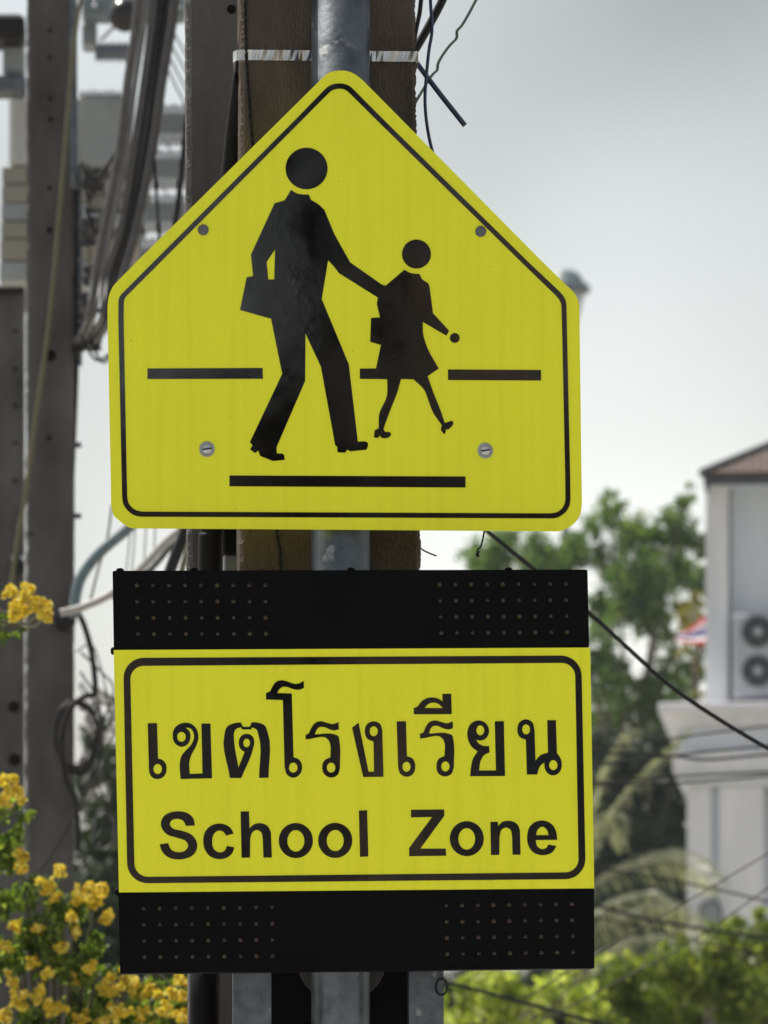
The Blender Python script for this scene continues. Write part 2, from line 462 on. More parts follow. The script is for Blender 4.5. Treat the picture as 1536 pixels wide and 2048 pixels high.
# ------------------------------------------------------------------ setting
tag(build('ground', ([(-240, -120, 0), (240, -120, 0), (240, 300, 0), (-240, 300, 0)], [(0, 1, 2, 3)]), GROUND), kind='structure')
tag(build('road', box(-238, 238, -14, -5.5, 0.0, 0.004), ASPH), kind='structure')
tag(build('pavement', box(-238, 238, -5.3, 1.6, 0.0, 0.13), PAVE), kind='structure')
tag(build('kerb', box(-238, 238, -5.5, -5.3, 0.0, 0.14, 0.02), PAVE), kind='structure')

# ------------------------------------------------------------------ concrete poles
def concrete_pole(name, label, mat, xl, xr, ytop, Yf, depth, chamfer, jitter, seed, group=None, z_top=None, seg=260):
    """xl, xr: ((row, column), (row, column)) of the left and right front edges"""
    rnd = random.Random(seed)
    def at(line, row):
        (r0, c0), (r1, c1) = line
        return c0 + (c1 - c0) * (row - r0) / (r1 - r0)
    zt = z_top if z_top is not None else P(0, ytop, Yf).z
    k = PXM(Yf)
    V, F = [], []
    for i in range(seg + 1):
        z = zt * i / seg
        row = AXY - (z - CAMZ) / k
        x0, x1 = P(at(xl, row), row, Yf).x, P(at(xr, row), row, Yf).x
        c = chamfer
        ring = [(x0 + c, Yf), (x1 - c, Yf), (x1, Yf + c), (x1, Yf + depth - c), (x1 - c, Yf + depth), (x0 + c, Yf + depth), (x0, Yf + depth - c), (x0, Yf + c)]
        for q, (x, y) in enumerate(ring):
            j = jitter * (1.0 if q in (0, 7, 2, 1) else 0.3)
            d = abs(rnd.gauss(0, j))
            if rnd.random() < 0.03: d += j * 2.5
            sx = 1 if x < (x0 + x1) / 2 else -1
            V.append(Vector((x + sx * d * 0.8, y + (d * 0.5 if q in (7, 2) else 0), z)))
    for i in range(seg):
        for q in range(8):
            j = (q + 1) % 8
            F.append((i * 8 + q, i * 8 + j, i * 8 + 8 + j, i * 8 + 8 + q))
    F.append(tuple(range(seg * 8, seg * 8 + 8)))
    root = thing(name, (P(at(xl, 1000), 0, Yf).x, Yf, 0), label, 'pole', group)
    build('shaft', (V, F), mat, root)
    return root

def holes(root, spots, Yf, r):
    for px, py, rr in spots:
        c = P(px, py, Yf)
        k = PXM(Yf)
        build('bolt_hole_disc', lathe([(rr * k, -0.02), (rr * k, 0.0015), (rr * k * 0.8, 0.0025)], c, 'Y', 14), HOLE, root)  # flat black disc on the face, painted as the shade of a hole

FY = 0.115
main_pole = concrete_pole('utility_pole', 'brown pitted concrete pole right behind the yellow signs and steel post', BROWN,
    ((0, 481), (1100, 479)), ((0, 832), (1100, 843)), -250, FY, 0.27, 0.006, 0.0018, 3, seg=900)
rear_pole = concrete_pole('utility_pole', 'grey concrete pole seen between the brown pole and the cable bundle', GREYC,
    ((0, 372), (1100, 375)), ((0, 640), (1100, 645)), -250, 0.62, 0.24, 0.008, 0.0018, 4, seg=800)
holes(rear_pole, [(463, 19, 9)], 0.62, 8)
left_pole = concrete_pole('utility_pole', 'tall grey concrete pole with bolt holes at the left, behind yellow flowers', GREYC,
    ((0, 53), (1700, 50)), ((0, 150), (1700, 147)), -120, 10.0, 0.22, 0.012, 0.003, 5)
holes(left_pole, [(100, 61, 4.5), (100, 115, 4.5), (101, 197, 4.5), (101, 239, 5), (99, 376, 4.5), (99, 460, 6), (101, 711, 12), (99, 876, 4.5), (63, 1068, 4)], 10.0, 5)
far_pole = concrete_pole('utility_pole', 'shorter concrete pole at the very left edge, under the transformer', GREYC,
    ((600, -75), (1700, -80)), ((600, 48), (1700, 48)), 572, 14.0, 0.26, 0.012, 0.003, 6)
holes(far_pole, [(31, 662, 4.5), (31, 738, 4.5), (31, 812, 4.5), (30, 886, 4.5), (30, 962, 4.5), (28, 1414, 12), (30, 1520, 13)], 14.0, 5)

# fittings of the left pole (parts of it)
build('conduit', tube([P(147, -60, 9.95), P(147, 150, 9.95), P(148, 378, 9.95)], 0.014, 10), GALV, left_pole, True)
build('conduit', tube([P(152, 350, 10.1), P(152, 700, 10.1), P(141, 1000, 10.1)], 0.012, 10), RUBBER, left_pole, True)
build('clamp', lathe([(0.036, -0.02), (0.040, 0.0), (0.040, 0.05), (0.03, 0.07)], P(130, 1242, 9.98), 'Y', 16), RUBBER, left_pole, True)
for py in (1032, 890):
    build('bolt', lathe([(0.010, 0), (0.010, 0.03)], P(146, py, 10.1), 'X', 8), GALV, left_pole)
# fittings of the far-left pole
build('clamp', join(pbox(22, 50, 1112, 1145, 13.9, 14.0, 0.008), ), RUBBER, far_pole)
for px in (28, 46):
    build('bolt', lathe([(0.012, 0), (0.010, 0.03), (0.004, 0.035)], P(px, 1117, 13.9), 'Y', 10), BOLT, far_pole)
build('band', pbox(-76, 49, 572, 586, 13.97, 14.28, 0.006), RUBBER, far_pole)

# ------------------------------------------------------------------ steel sign post
POST_Y, POST_R = 0.062, 0.0472
pc = P(681, 0, POST_Y).x
post = thing('sign_post', (pc, POST_Y, 0), 'round galvanised steel post carrying both yellow signs', 'post')
build('pipe', lathe([(POST_R, 0.05), (POST_R, 4.5)], (pc, POST_Y, 0), 'Z', 48), GALV, post, True)
fl = P(683, 1915, 0.111)
build('flange', lathe([(92 * S, -0.003), (92 * S, 0.002), (90 * S, 0.003)], fl, 'Y', 48), GREYC, post)
for me_ in (post.children[0].data,):
    pass

# ------------------------------------------------------------------ pentagon school crossing sign
PEN = [(650.3, 150.5), (656, 146.6, 1), (665, 143.2, 1), (679, 141.2, 1), (692, 141.8, 1), (703, 145, 1), (712, 150, 1), (726, 161),
       (1081.4, 520), (1132.5, 570), (1145, 582, 1), (1153, 593, 1), (1157.6, 606, 1), (1159, 622),
       (1163.3, 960), (1164, 1008), (1162.3, 1022, 1), (1157, 1036, 1), (1148, 1047, 1), (1136, 1055.5, 1), (1124, 1061, 1), (1114, 1062.5),
       (271, 1056.5), (261, 1055.4, 1), (247.5, 1048, 1), (236, 1039, 1), (228, 1031, 1), (223.5, 1017, 1), (222, 1005),
       (221.5, 960), (214.8, 625), (215.6, 606, 1), (219, 588, 1), (227, 571.5, 1), (236, 561.5), (276.2, 520.5)]
PB_OUT = [(590.4, 239.8), (650, 178.5), (656, 173.4, 1), (665, 169, 1), (679, 166.9, 1), (692, 169, 1), (701, 173.6, 1), (707, 179),
          (767.5, 239.8), (1060, 527.3), (1117, 581), (1125, 590, 1), (1130.5, 599, 1), (1132.8, 609), (1133.8, 656.7), (1140.5, 960), (1140.9, 999),
          (1138.6, 1012, 1), (1132, 1023, 1), (1121, 1032, 1), (1111, 1036, 1), (1101, 1036.7), (284, 1033.3), (275, 1032.4, 1), (265.5, 1028.8, 1), (254.5, 1020, 1), (247, 1008.4, 1), (244.4, 996),
          (243.6, 960), (236.7, 639.5), (237, 603), (238, 597, 1), (241, 591, 1), (247, 584.4), (311, 520)]
PB_IN = [(604, 239.8), (658.5, 185), (663, 181.6, 1), (670, 178.5, 1), (679, 177.3, 1), (688, 178.6, 1), (694, 181.8, 1), (699, 186),
         (753.2, 239.8), (1060, 541), (1110, 589.3), (1116.5, 596.5, 1), (1121, 604, 1), (1122.9, 611), (1124.3, 656.7), (1130.7, 960), (1131, 997),
         (1129, 1008, 1), (1123.3, 1017.6, 1), (1114.5, 1024, 1), (1102, 1026.8), (284, 1023.3), (272.5, 1020.5, 1), (264.5, 1015.3, 1), (257.7, 1007, 1), (254.5, 995), (253.6, 960),
         (247.3, 639.5), (247.6, 605), (249, 598, 1), (252.5, 592.5, 1), (257, 588), (319.5, 525.5)]
base = P(690, 1062, 0.0)
cross = thing('school_crossing_sign', base, 'yellow pentagon sign with black adult and child walking figures', 'sign')
build('plate', prism([smooth_contour(PEN)], 0.0, 0.003), YEL, cross)
FF, FB = -0.0007, -0.0001
build('border_line', prism([smooth_contour(PB_OUT), smooth_contour(PB_IN)], FF, FB), FILM, cross)
A = crop(450, 270, 4.3886); B = crop(470, 590, 5.12); C = crop(700, 460, 4.654)
adult = A([(580, 481), (632, 513, 1), (685, 522, 1), (735, 522), (755, 570), (815, 605, 1), (872, 658), (960, 870), (1098, 1118), (1375, 1312), (1405, 1322), (1400, 1400), (1345, 1428),
           (1000, 1212), (965, 1165), (905, 1098), (849, 1440)]) + \
    B([(1165, 710), (1258, 1502), (1325, 1498), (1352, 1508, 1), (1362, 1535, 1), (1345, 1585), (1180, 1600), (1148, 1583), (1130, 1614), (1050, 1611), (1046, 1550), (1027, 1540), (880, 735), (722, 393), (718, 880),
       (425, 1560), (428, 1622), (485, 1624), (503, 1640), (509, 1688), (390, 1700), (257, 1648), (240, 1592), (205, 1618), (155, 1580), (181, 1537), (152, 1508), (484, 808), (370, 243), (52, 153)]) + \
    A([(190, 1250), (247, 1238), (228, 1050), (435, 600), (525, 573)])
ahole = A([(440, 1003), (365, 1115), (380, 1268), (432, 1268)])
build('adult_figure', prism([smooth_contour(adult), smooth_contour(ahole)], FF, FB), FILM, cross)
hc = A([(716, 294)])[0]
build('adult_head', prism([ell(hc[0], hc[1], 42, 41.5, 48)], FF, FB), FILM, cross)
child = C([(507, 370), (555, 397, 1), (600, 407, 1), (645, 408), (672, 460), (725, 494), (739, 522), (773, 775), (922, 938), (897, 983), (678, 855), (680, 960, 1), (712, 1075, 1), (825, 1290), (722, 1360), (775, 1510), (850, 1700, 1), (882, 1797),
           (943, 1776), (962, 1790, 1), (955, 1815, 1), (918, 1855), (886, 1858), (894, 1872), (878, 1903), (845, 1860), (855, 1815), (775, 1700, 1), (728, 1580, 1), (695, 1495, 1), (592, 1390), (475, 1386), (440, 1510, 1), (370, 1690, 1), (311, 1850), (327, 1880),
           (368, 1880), (382, 1900, 1), (360, 1930, 1), (300, 1937), (275, 1912), (262, 1935), (222, 1930), (230, 1865), (268, 1845), (272, 1720, 1), (345, 1540, 1), (347, 1388), (243, 1387), (243, 1288), (288, 1070), (188, 1040), (197, 818), (280, 815), (250, 685), (262, 615), (285, 560), (322, 522), (340, 512)])
build('child_figure', prism([smooth_contour(child)], FF - 0.0003, FB - 0.0001), FILM, cross)
cc = C([(619, 224), (975, 1005)])
build('child_head', prism([ell(cc[0][0], cc[0][1], 29, 29, 40)], FF, FB), FILM, cross)
build('child_hand', prism([ell(cc[1][0], cc[1][1], 9.9, 9.9, 24)], FF, FB), FILM, cross)
for q in ([(295, 737), (525, 736), (526, 757.5), (295, 758)], [(896, 739), (1082, 740), (1082, 761), (896, 760)], [(459, 951), (931, 953), (931, 975), (459, 972.5)],
          C([(92, 1290), (242, 1289), (242, 1387), (92, 1386)])):
    build('ground_bar', prism([q], FF, FB), FILM, cross)
for px, py in ((406.5, 460), (961.5, 463)):
    build('rivet', lathe([(11 * S, 0), (11 * S, 0.0015), (9 * S, 0.0032), (4 * S, 0.004)], P(px, py, 0), 'Y', 28), RIVET, cross, False)
for px, py in ((414, 898.5), (970.5, 901.5)):
    c = P(px, py, 0)
    bo = build('bolt', lathe([(10.0 * S, 0.0), (10.0 * S, 0.0030), (8 * S, 0.0048), (3 * S, 0.0056)], c, 'Y', 24), BOLT, cross, True)
    build('washer', lathe([(15.5 * S, 0.0), (15.5 * S, 0.0016), (14.5 * S, 0.0021), (10.2 * S, 0.0021)], c, 'Y', 32), ALU, bo)
    v, f = box(-9 * S, 9 * S, -0.0062, -0.003, -1.3 * S, 1.3 * S)
    rot = Matrix.Rotation(R(-9), 3, 'Y')
    build('slot', ([rot @ Vector(q) + c for q in v], f), HOLE, bo)
# rails behind the plate that clamp it to the post
for py in (462, 900):
    build('rail', pbox(400, 975, py - 16, py + 16, 0.0032, 0.0142), ALU, cross)
    build('u_clamp', tube([P(681 - 60, py, 0.012), P(681 - 63, py, 0.06), P(681 - 45, py, 0.105), P(681, py, 0.113), P(681 + 45, py, 0.105), P(681 + 63, py, 0.06), P(681 + 60, py, 0.012)], 0.004, 8), GALV, cross, True)

# ------------------------------------------------------------------ school zone LED sign
LY = -0.050      # front of the black boxes
base = P(708, 1945, LY)
zone = thing('school_zone_sign', base, 'yellow board lettered School Zone between two black LED boxes', 'sign')
def qprism(q, r, Yf, Yb):
    return prism([rquad(q, r)], Yf, Yb)
def rquad(q, r, n=9):
    """quad with rounded corners"""
    out = []
    for i in range(4):
        p = np.array(q[i], float); a = np.array(q[i - 1], float); b = np.array(q[(i + 1) % 4], float)
        da = (a - p) / np.linalg.norm(a - p); db = (b - p) / np.linalg.norm(b - p)
        s, e = p + da * r, p + db * r
        for k in range(n + 1):
            t = k / n
            h1, h2 = s - da * r * 0.552, e - db * r * 0.552
            c = (1 - t) ** 3 * s + 3 * (1 - t) ** 2 * t * h1 + 3 * (1 - t) * t * t * h2 + t ** 3 * e
            out.append(tuple(c))
    return out
top_box = build('led_box', qprism([(225, 1141.5), (1175, 1139), (1178.5, 1295), (227.5, 1300)], 4, LY, 0.006), BLACK, zone)
low_box = build('led_box', qprism([(237, 1785), (1188, 1777), (1189, 1936.5), (240, 1947)], 2, LY, 0.006), BLACK, zone)
mid_box = build('middle_box', qprism([(228.5, 1300.4), (1179.4, 1295.4), (1187.2, 1776.6), (238.4, 1784.6)], 1, LY + 0.004, 0.006), BLACK, zone)
PY = LY - 0.003
plate2 = build('plate', qprism([(227.3, 1300), (1180.4, 1295.1), (1188.6, 1776.6), (238, 1784.8)], 1.0, PY, LY + 0.0035), YEL, zone)
F2, B2 = PY - 0.0007, PY - 0.0001
build('border_line', prism([rquad([(246.5, 1316), (1162.5, 1311), (1171.5, 1758), (255, 1766.8)], 41), rquad([(260.2, 1331.8), (1150.2, 1325.6), (1157.6, 1744.6), (269.3, 1754)], 27)], F2, B2), FILM, zone)

c4 = crop(270, 1340, 4.3886); c5 = crop(520, 1340, 4.3886); c6 = crop(780, 1360, 4.1514); c7 = crop(300, 1600, 3.3391); c8 = crop(780, 1600, 4.2667)
GL = []
GL.append((c4, [[(112, 468), (193, 466), (202, 776), (245, 793, 1), (270, 825, 1), (277, 868, 1), (262, 922, 1), (232, 949, 1), (190, 957, 1), (148, 940, 1), (127, 900, 1), (122, 855)], ell(199, 869, 38, 45)]))
GL.append((c4, [[(583, 471), (662, 470), (676, 950), (400, 957), (396, 800, 1), (408, 755, 1), (445, 708, 1), (497, 650, 1), (519, 590, 1), (512, 545, 1), (485, 512, 1), (443, 506), (478, 540, 1), (486, 590, 1), (465, 648, 1), (412, 674, 1), (355, 648, 1), (331, 580, 1), (352, 505, 1), (430, 464, 1), (505, 480, 1), (545, 530, 1), (556, 590, 1), (535, 670, 1), (497, 740, 1), (478, 800, 1), (480, 912), (593, 909)], ell(408, 587, 38, 44)]))
GL.append((c4, [[(833, 947), (932, 948), (1036, 690, 1), (1047, 632, 1), (1030, 582, 1), (980, 561, 1), (928, 585, 1), (911, 640, 1), (930, 697, 1), (963, 719), (908, 858), (868, 600, 1), (868, 555, 1), (888, 517, 1), (932, 503), (940, 522), (1018, 522), (1026, 504), (1065, 520, 1), (1082, 562, 1), (1090, 947), (1172, 945), (1162, 540, 1), (1140, 490, 1), (1085, 464, 1), (1025, 458), (1008, 499), (948, 499), (928, 460), (870, 468, 1), (805, 503, 1), (786, 560, 1)], ell(980, 641, 30, 38)]))
GL.append((c4, [[(1150, 202), (1185, 190), (1205, 150, 1), (1235, 108, 1), (1285, 90, 1), (1340, 102, 1), (1400, 122, 1), (1440, 118, 1), (1481, 96), (1483, 158), (1440, 173, 1), (1390, 168, 1), (1335, 149, 1), (1292, 150, 1), (1264, 173, 1), (1247, 203), (1376, 206), (1391, 766), (1438, 785, 1), (1467, 857, 1), (1440, 922, 1), (1388, 945, 1), (1335, 918, 1), (1313, 850), (1298, 264), (1150, 259)], ell(1389, 857, 38, 44)]))
GL.append((c5, [[(400, 572), (430, 556), (450, 510, 1), (483, 466, 1), (530, 450, 1), (590, 465, 1), (640, 475, 1), (690, 458), (692, 520), (650, 530, 1), (610, 520, 1), (560, 500, 1), (520, 502, 1), (495, 528, 1), (482, 566), (655, 566, 1), (686, 580, 1), (696, 620, 1), (702, 860), (680, 920, 1), (625, 944, 1), (570, 920, 1), (546, 857, 1), (565, 795, 1), (618, 766), (613, 640, 1), (598, 610, 1), (402, 609)], ell(624, 857, 38, 44)]))
GL.append((c5, [[(906, 939), (808, 505), (865, 463), (953, 893), (1001, 893), (997, 628), (945, 605, 1), (920, 540, 1), (938, 478, 1), (998, 451, 1), (1052, 472, 1), (1073, 530), (1084, 937)], ell(998, 538, 36, 44)]))
GL.append((c5, [[(1200, 451), (1281, 450), (1289, 756), (1338, 777, 1), (1363, 850, 1), (1338, 917, 1), (1285, 937, 1), (1233, 912, 1), (1212, 850)], ell(1286, 850, 36, 44)]))
GL.append((c6, [[(249, 447), (278, 436), (300, 385, 1), (330, 348, 1), (378, 337, 1), (430, 350, 1), (475, 360, 1), (521, 343), (523, 400), (485, 410, 1), (440, 400, 1), (390, 380, 1), (355, 385, 1), (337, 405, 1), (325, 446), (485, 446, 1), (516, 460, 1), (525, 495, 1), (530, 722), (510, 778, 1), (455, 801, 1), (405, 778, 1), (386, 717, 1), (405, 655, 1), (453, 632), (450, 512, 1), (438, 487, 1), (251, 486)], ell(460, 718, 35, 42)]))
GL.append((c6, [[(197, 234), (228, 221), (262, 178, 1), (310, 150, 1), (355, 145, 1), (400, 155, 1), (436, 177), (435, 116), (508, 114), (513, 283), (199, 285)], smooth_contour([(287, 233), (310, 205, 1), (350, 188, 1), (400, 197, 1), (440, 233)])]))
GL.append((c6, [[(870, 343), (945, 342), (955, 797), (666, 799), (672, 735, 1), (690, 652, 1), (728, 593), (680, 555, 1), (648, 492, 1), (643, 430, 1), (668, 367, 1), (740, 336, 1), (800, 365, 1), (822, 425, 1), (800, 480, 1), (750, 503, 1), (713, 495), (740, 530, 1), (780, 548, 1), (822, 548), (827, 600), (780, 625, 1), (750, 680, 1), (740, 752), (880, 751)], ell(750, 418, 33, 42)]))
GL.append((c6, [[(1306, 334), (1378, 334), (1386, 607), (1413, 645, 1), (1426, 705, 1), (1405, 768, 1), (1355, 792, 1), (1308, 773, 1), (1284, 725, 1), (1282, 685), (1248, 712, 1), (1222, 784), (1137, 786), (1128, 495), (1078, 473, 1), (1058, 410, 1), (1077, 350, 1), (1130, 327, 1), (1180, 350, 1), (1200, 420), (1208, 670), (1250, 625, 1), (1312, 603)], ell(1130, 410, 33, 42), ell(1356, 707, 35, 42)]))
GL.append((c7, [[(300, 170), (240, 173), (222, 139, 1), (185, 126, 1), (143, 138, 1), (132, 162, 1), (150, 188, 1), (210, 205, 1), (283, 237, 1), (315, 295, 1), (295, 360, 1), (245, 389, 1), (190, 397, 1), (122, 382, 1), (82, 345, 1), (64, 297), (120, 288), (142, 332, 1), (190, 349, 1), (238, 336, 1), (255, 305, 1), (240, 275, 1), (190, 255, 1), (108, 225, 1), (73, 168, 1), (90, 112, 1), (138, 83, 1), (190, 76, 1), (250, 88, 1), (288, 122, 1)]]))
GL.append((c7, [[(558, 225), (508, 238), (490, 212, 1), (462, 204, 1), (428, 225, 1), (415, 275, 1), (428, 330, 1), (465, 350, 1), (496, 341, 1), (514, 307), (564, 317), (545, 360, 1), (510, 386, 1), (460, 395, 1), (402, 376, 1), (366, 328, 1), (356, 275, 1), (370, 210, 1), (410, 171, 1), (460, 158, 1), (510, 168, 1), (543, 194, 1)]]))
GL.append((c7, [[(605, 77), (661, 76), (665, 190), (695, 163, 1), (735, 155, 1), (783, 173, 1), (806, 215, 1), (809, 255), (814, 384), (758, 385), (753, 255), (742, 215, 1), (715, 200, 1), (685, 215, 1), (669, 255), (668, 384), (612, 386)]]))
GL.append((c7, [ell(974, 271, 114, 117, 44), ell(974, 273, 57, 72, 36)]))
GL.append((c7, [ell(1237, 270, 114, 117, 44), ell(1237, 271, 57, 71, 36)]))
GL.append((c7, [[(1395, 71), (1450, 69), (1458, 377), (1403, 380)]]))
GL.append((c8, [[(179, 84), (462, 81), (463, 135), (258, 415), (475, 415), (480, 475), (164, 480), (163, 410), (360, 145), (180, 148)]]))
GL.append((c8, [ell(655, 330, 145, 149, 44), ell(655, 332, 72, 92, 36)]))
GL.append((c8, [[(857, 187), (920, 186), (922, 222), (960, 188, 1), (1020, 178, 1), (1083, 205, 1), (1108, 258, 1), (1110, 300), (1114, 467), (1046, 467), (1042, 305), (1027, 252, 1), (990, 235, 1), (952, 255, 1), (935, 310), (932, 468), (862, 470)]]))
GL.append((c8, [[(1427, 340), (1243, 342), (1258, 397, 1), (1300, 420, 1), (1335, 408, 1), (1352, 380), (1420, 393), (1385, 445, 1), (1300, 471, 1), (1218, 442, 1), (1177, 375, 1), (1171, 315, 1), (1200, 218, 1), (1295, 175, 1), (1380, 207, 1), (1419, 275, 1)], smooth_contour([(1247, 300), (1260, 253, 1), (1298, 228, 1), (1338, 253, 1), (1354, 300)])]))
for f, cons in GL:
    build('letter', prism([smooth_contour(f(c)) for c in cons], F2, B2), FILM, zone)

# LEDs: one mesh, 144 lenses in dark sockets
lv, lf = lathe([(5.2 * S, 0.0), (5.2 * S, 0.0018), (4.2 * S, 0.004), (2.2 * S, 0.0054)], (0, 0, 0), 'Y', 10)
ln_ = LED.node_tree.nodes; ll_ = LED.node_tree.links
oi = ln_.new('ShaderNodeObjectInfo'); lr_ = ramp(ln_, [(0.0, (0.008, 0.007, 0.005)), (0.5, (0.022, 0.017, 0.010)), (0.85, (0.040, 0.028, 0.012)), (1.0, (0.040, 0.022, 0.016))])
ll_.new(oi.outputs['Random'], lr_.inputs[0])
ll_.new(lr_.outputs[0], [q for q in ln_ if q.type == 'BSDF_PRINCIPLED'][0].inputs['Base Color'])
led_me = mesh_of('led', lv, lf, LED, True)
sv, sf = lathe([(8.5 * S, 0.0), (8.5 * S, 0.0011), (6.0 * S, 0.0011)], (0, 0, 0), 'Y', 12)
def led_grid(parent, tl, tr, bl, br):
    for j in range(4):
        for i in range(9):
            u, v = i / 8, j / 3
            px = (tl[0] * (1 - u) + tr[0] * u) * (1 - v) + (bl[0] * (1 - u) + br[0] * u) * v
            py = (tl[1] * (1 - u) + tr[1] * u) * (1 - v) + (bl[1] * (1 - u) + br[1] * u) * v
            c = P(px, py, LY)
            put('led', led_me, parent, c)
led_grid(top_box, (273.5, 1171), (530.5, 1171), (276, 1268), (531.5, 1267.5))
led_grid(top_box, (879, 1169.5), (1131.5, 1168), (882.5, 1266), (1133.5, 1264.5))
led_grid(low_box, (287, 1817), (544, 1814.5), (289, 1914), (545, 1912))
led_grid(low_box, (892.5, 1811.5), (1143.5, 1808), (894.5, 1908), (1145.5, 1904.5))
# screws at the edges
for px, py in ((240, 1141), (388, 1140.5), (702, 1140), (1017, 1139.5)):
    c = P(px, py, LY + 0.015)
    build('screw', lathe([(0.0062, -0.001), (0.006, 0.002), (0.003, 0.0038)], c, 'Z', 14), BLACK, top_box, True)
for px, py in ((227.5, 1302), (236, 1784)):
    c = P(px, py, LY + 0.012)
    v, f = lathe([(0.0062, 0.001), (0.006, -0.003), (0.003, -0.005)], c, 'X', 14)
    build('screw', (v, f), BLACK, mid_box, True)
# uprights, and a made-up dark sheet standing for shade on the pole
for a, b in ((466, 542), (818, 887)):
    x0, x1 = P(a, 0, 0.012).x, P(b, 0, 0.012).x
    zb, zt = 0.15, P(0, 1160, 0.012).z
    v = join(box(x0, x1, 0.0065, 0.0095, zb, zt), box(x0, x0 + 0.003, 0.0098, 0.045, zb, zt), box(x1 - 0.003, x1, 0.0098, 0.045, zb, zt))
    build('upright', v, GALV, zone)
build('shade_sheet', box(P(543.5, 0, 0.1).x, P(816, 0, 0.1).x, 0.1135, 0.1145, 0.4, P(0, 1600, 0.1).z), BLACK, zone)
cl = P(883, 1974, 0.004)
build('wire_loop', tube([cl + Vector((0.009 * math.cos(t), 0, 0.013 * math.sin(t))) for t in np.linspace(0, 6.3, 18)], 0.0017, 6, 2), RUBBER, zone, True)

# ------------------------------------------------------------------ strap, conduit, wires on the poles
def strap():
    x0, x1 = P(480.5, 105, FY).x - 0.0022, P(833.0, 110, FY).x + 0.0022
    xl = P(467, 105, FY + 0.03).x
    rs = random.Random(4)
    path = [(x1 + (x0 + 0.003 - x1) * i / 46, FY - 0.0026) for i in range(47)] + [ (x0 - 0.004, FY + 0.002), (xl - 0.001, FY + 0.018), (xl, FY + 0.05), (xl + 0.004, FY + 0.1), (x0, FY + 0.27), (x0, FY + 0.275), (x1, FY + 0.275), (x1 + 0.001, FY + 0.1), (x1 + 0.001, FY + 0.002)]
    z0, z1 = P(0, 121, FY).z, P(0, 100, FY).z
    V, F = [], []
    m = len(path)
    cx = sum(p[0] for p in path) / m; cy = sum(p[1] for p in path) / m
    for x, y in path:
        d = Vector((x - cx, y - cy)).normalized() * 0.0009
        zz = (x - x0) / (x1 - x0)
        dz = -0.003 * zz
        t1 = rs.uniform(-0.0011, 0.0011); t2 = rs.uniform(-0.0004, 0.0004)
        V += [(x, y + 0.0012, z0 + dz), (x, y + 0.0012, z1 + dz), (x + d.x * 0.2, y - 0.0011 + t1 + t2, z1 + dz), (x + d.x * 0.2, y - 0.0011 - t1 + t2, z0 + dz)]
    for i in range(m):
        j = (i + 1) % m
        for q in range(4):
            r = (q + 1) % 4
            F.append((i * 4 + q, i * 4 + r, j * 4 + r, j * 4 + q))
    return V, F
tag(build('steel_strap', strap(), STRAP), 'shiny steel band strapped round the brown pole above the pentagon', 'strap')
tag(build('cable_conduit', tube([P(497, -120, 0.30), P(494, 60, 0.30), P(487, 130, 0.30), P(465, 350, 0.36), P(440, 700, 0.38), P(424, 1060, 0.38), P(420, 1140, 0.38), P(412, 1945, 0.38), P(409, 2100, 0.38), (P(409, 2100, 0.38).x, 0.38, 0.1)], [0.013, 0.013, 0.015, 0.019, 0.020, 0.020, 0.020, 0.024, 0.026, 0.026], 16), PIPEB, None, True),
    'black conduit sloping down between the two middle poles', 'conduit')
jb = thing('junction_box', P(462, 1140, 0.40), 'small black and grey junction box beside the brown pole, below the pentagon', 'box')
build('cover', pbox(446, 477, 960, 1107, 0.42, 0.50, 0.004), BLACK, jb)
build('base_plate', pbox(447, 478, 1108, 1175, 0.44, 0.49, 0.003), TGREY, jb)

rt2 = random.Random(91)
def twisted(pts, r, pitch, Y):
    c = catmull([P(*p, Y) for p in pts], 40)
    out = []
    for ph in (0, math.pi):
        q = []
        s = 0
        for i, p in enumerate(c):
            if i: s += (c[i] - c[i - 1]).length
            a = ph + 2 * math.pi * s / pitch
            q.append(p + Vector((math.cos(a) * r, math.sin(a) * r, 0)))
        out.append(tube(q, r * 0.95, 5, 1, False))
    return join(*out)
tag(build('twisted_wire', twisted([(489, -60), (492, 90), (498, 200), (508, 330), (530, 700), (553, 1050), (560, 1105), (561, 1220)], 0.0016, 0.028, FY - 0.005), RUBBER, None, True),
    'thin dark twisted wire running down the left of the brown pole', 'wire')

def cable(name, label, pts, Y, r, mat, group=None, cat='cable', dY=None):
    """pts in photo pixels; r in pixels at that depth"""
    q = []
    for i, p in enumerate(pts):
        yy = Y if dY is None else Y + dY * i / max(1, len(pts) - 1)
        q.append(P(p[0], p[1], p[2] if len(p) > 2 else yy))
    return tag(build(name, tube(q, r * PXM(Y), 8, 8), mat, None, True), label, cat, group)

# right of the brown pole
cable('wire', 'dark blue wire curving past the right edge of the brown pole', [(862, -60), (861, 0), (864, 60), (858, 100), (853, 150), (850, 200), (854, 250), (864, 300), (880, 350)], 0.20, 3.3, BLUEC, cat='wire')
cable('cable', 'short cut end of thick dark blue cable sticking out right of the strap', [(830, 118), (838, 132), (880, 188), (930, 251)], 0.24, 5.2, BLUEC)
cable('cable', 'thick black cable slanting up to the right above the strap', [(800, 150), (835, 92), (860, 48), (885, 0), (905, -50)], 0.45, 8.5, RUBBER)
cable('cable', 'thin black cable close along the top right of the brown pole', [(826, 100), (832, 60), (840, 20), (845, -40)], 0.42, 4.5, RUBBER)
cable('wire', 'kinked faded green wire crossing the sky right of the brown pole', [(800, 260), (832, 203), (862, 153), (874, 140), (876, 128), (884, 112), (900, 90), (913, 76), (914, 62), (924, 50), (935, 32), (952, 0), (970, -35)], 0.55, 3.0, GREENC, cat='wire')
cable('wire', 'short knotted black wire hanging below the right half of the pentagon', [(972, 1040), (968, 1066), (962, 1092), (955, 1101), (957, 1113), (953, 1108), (960, 1103)], 0.03, 1.8, RUBBER, cat='wire')
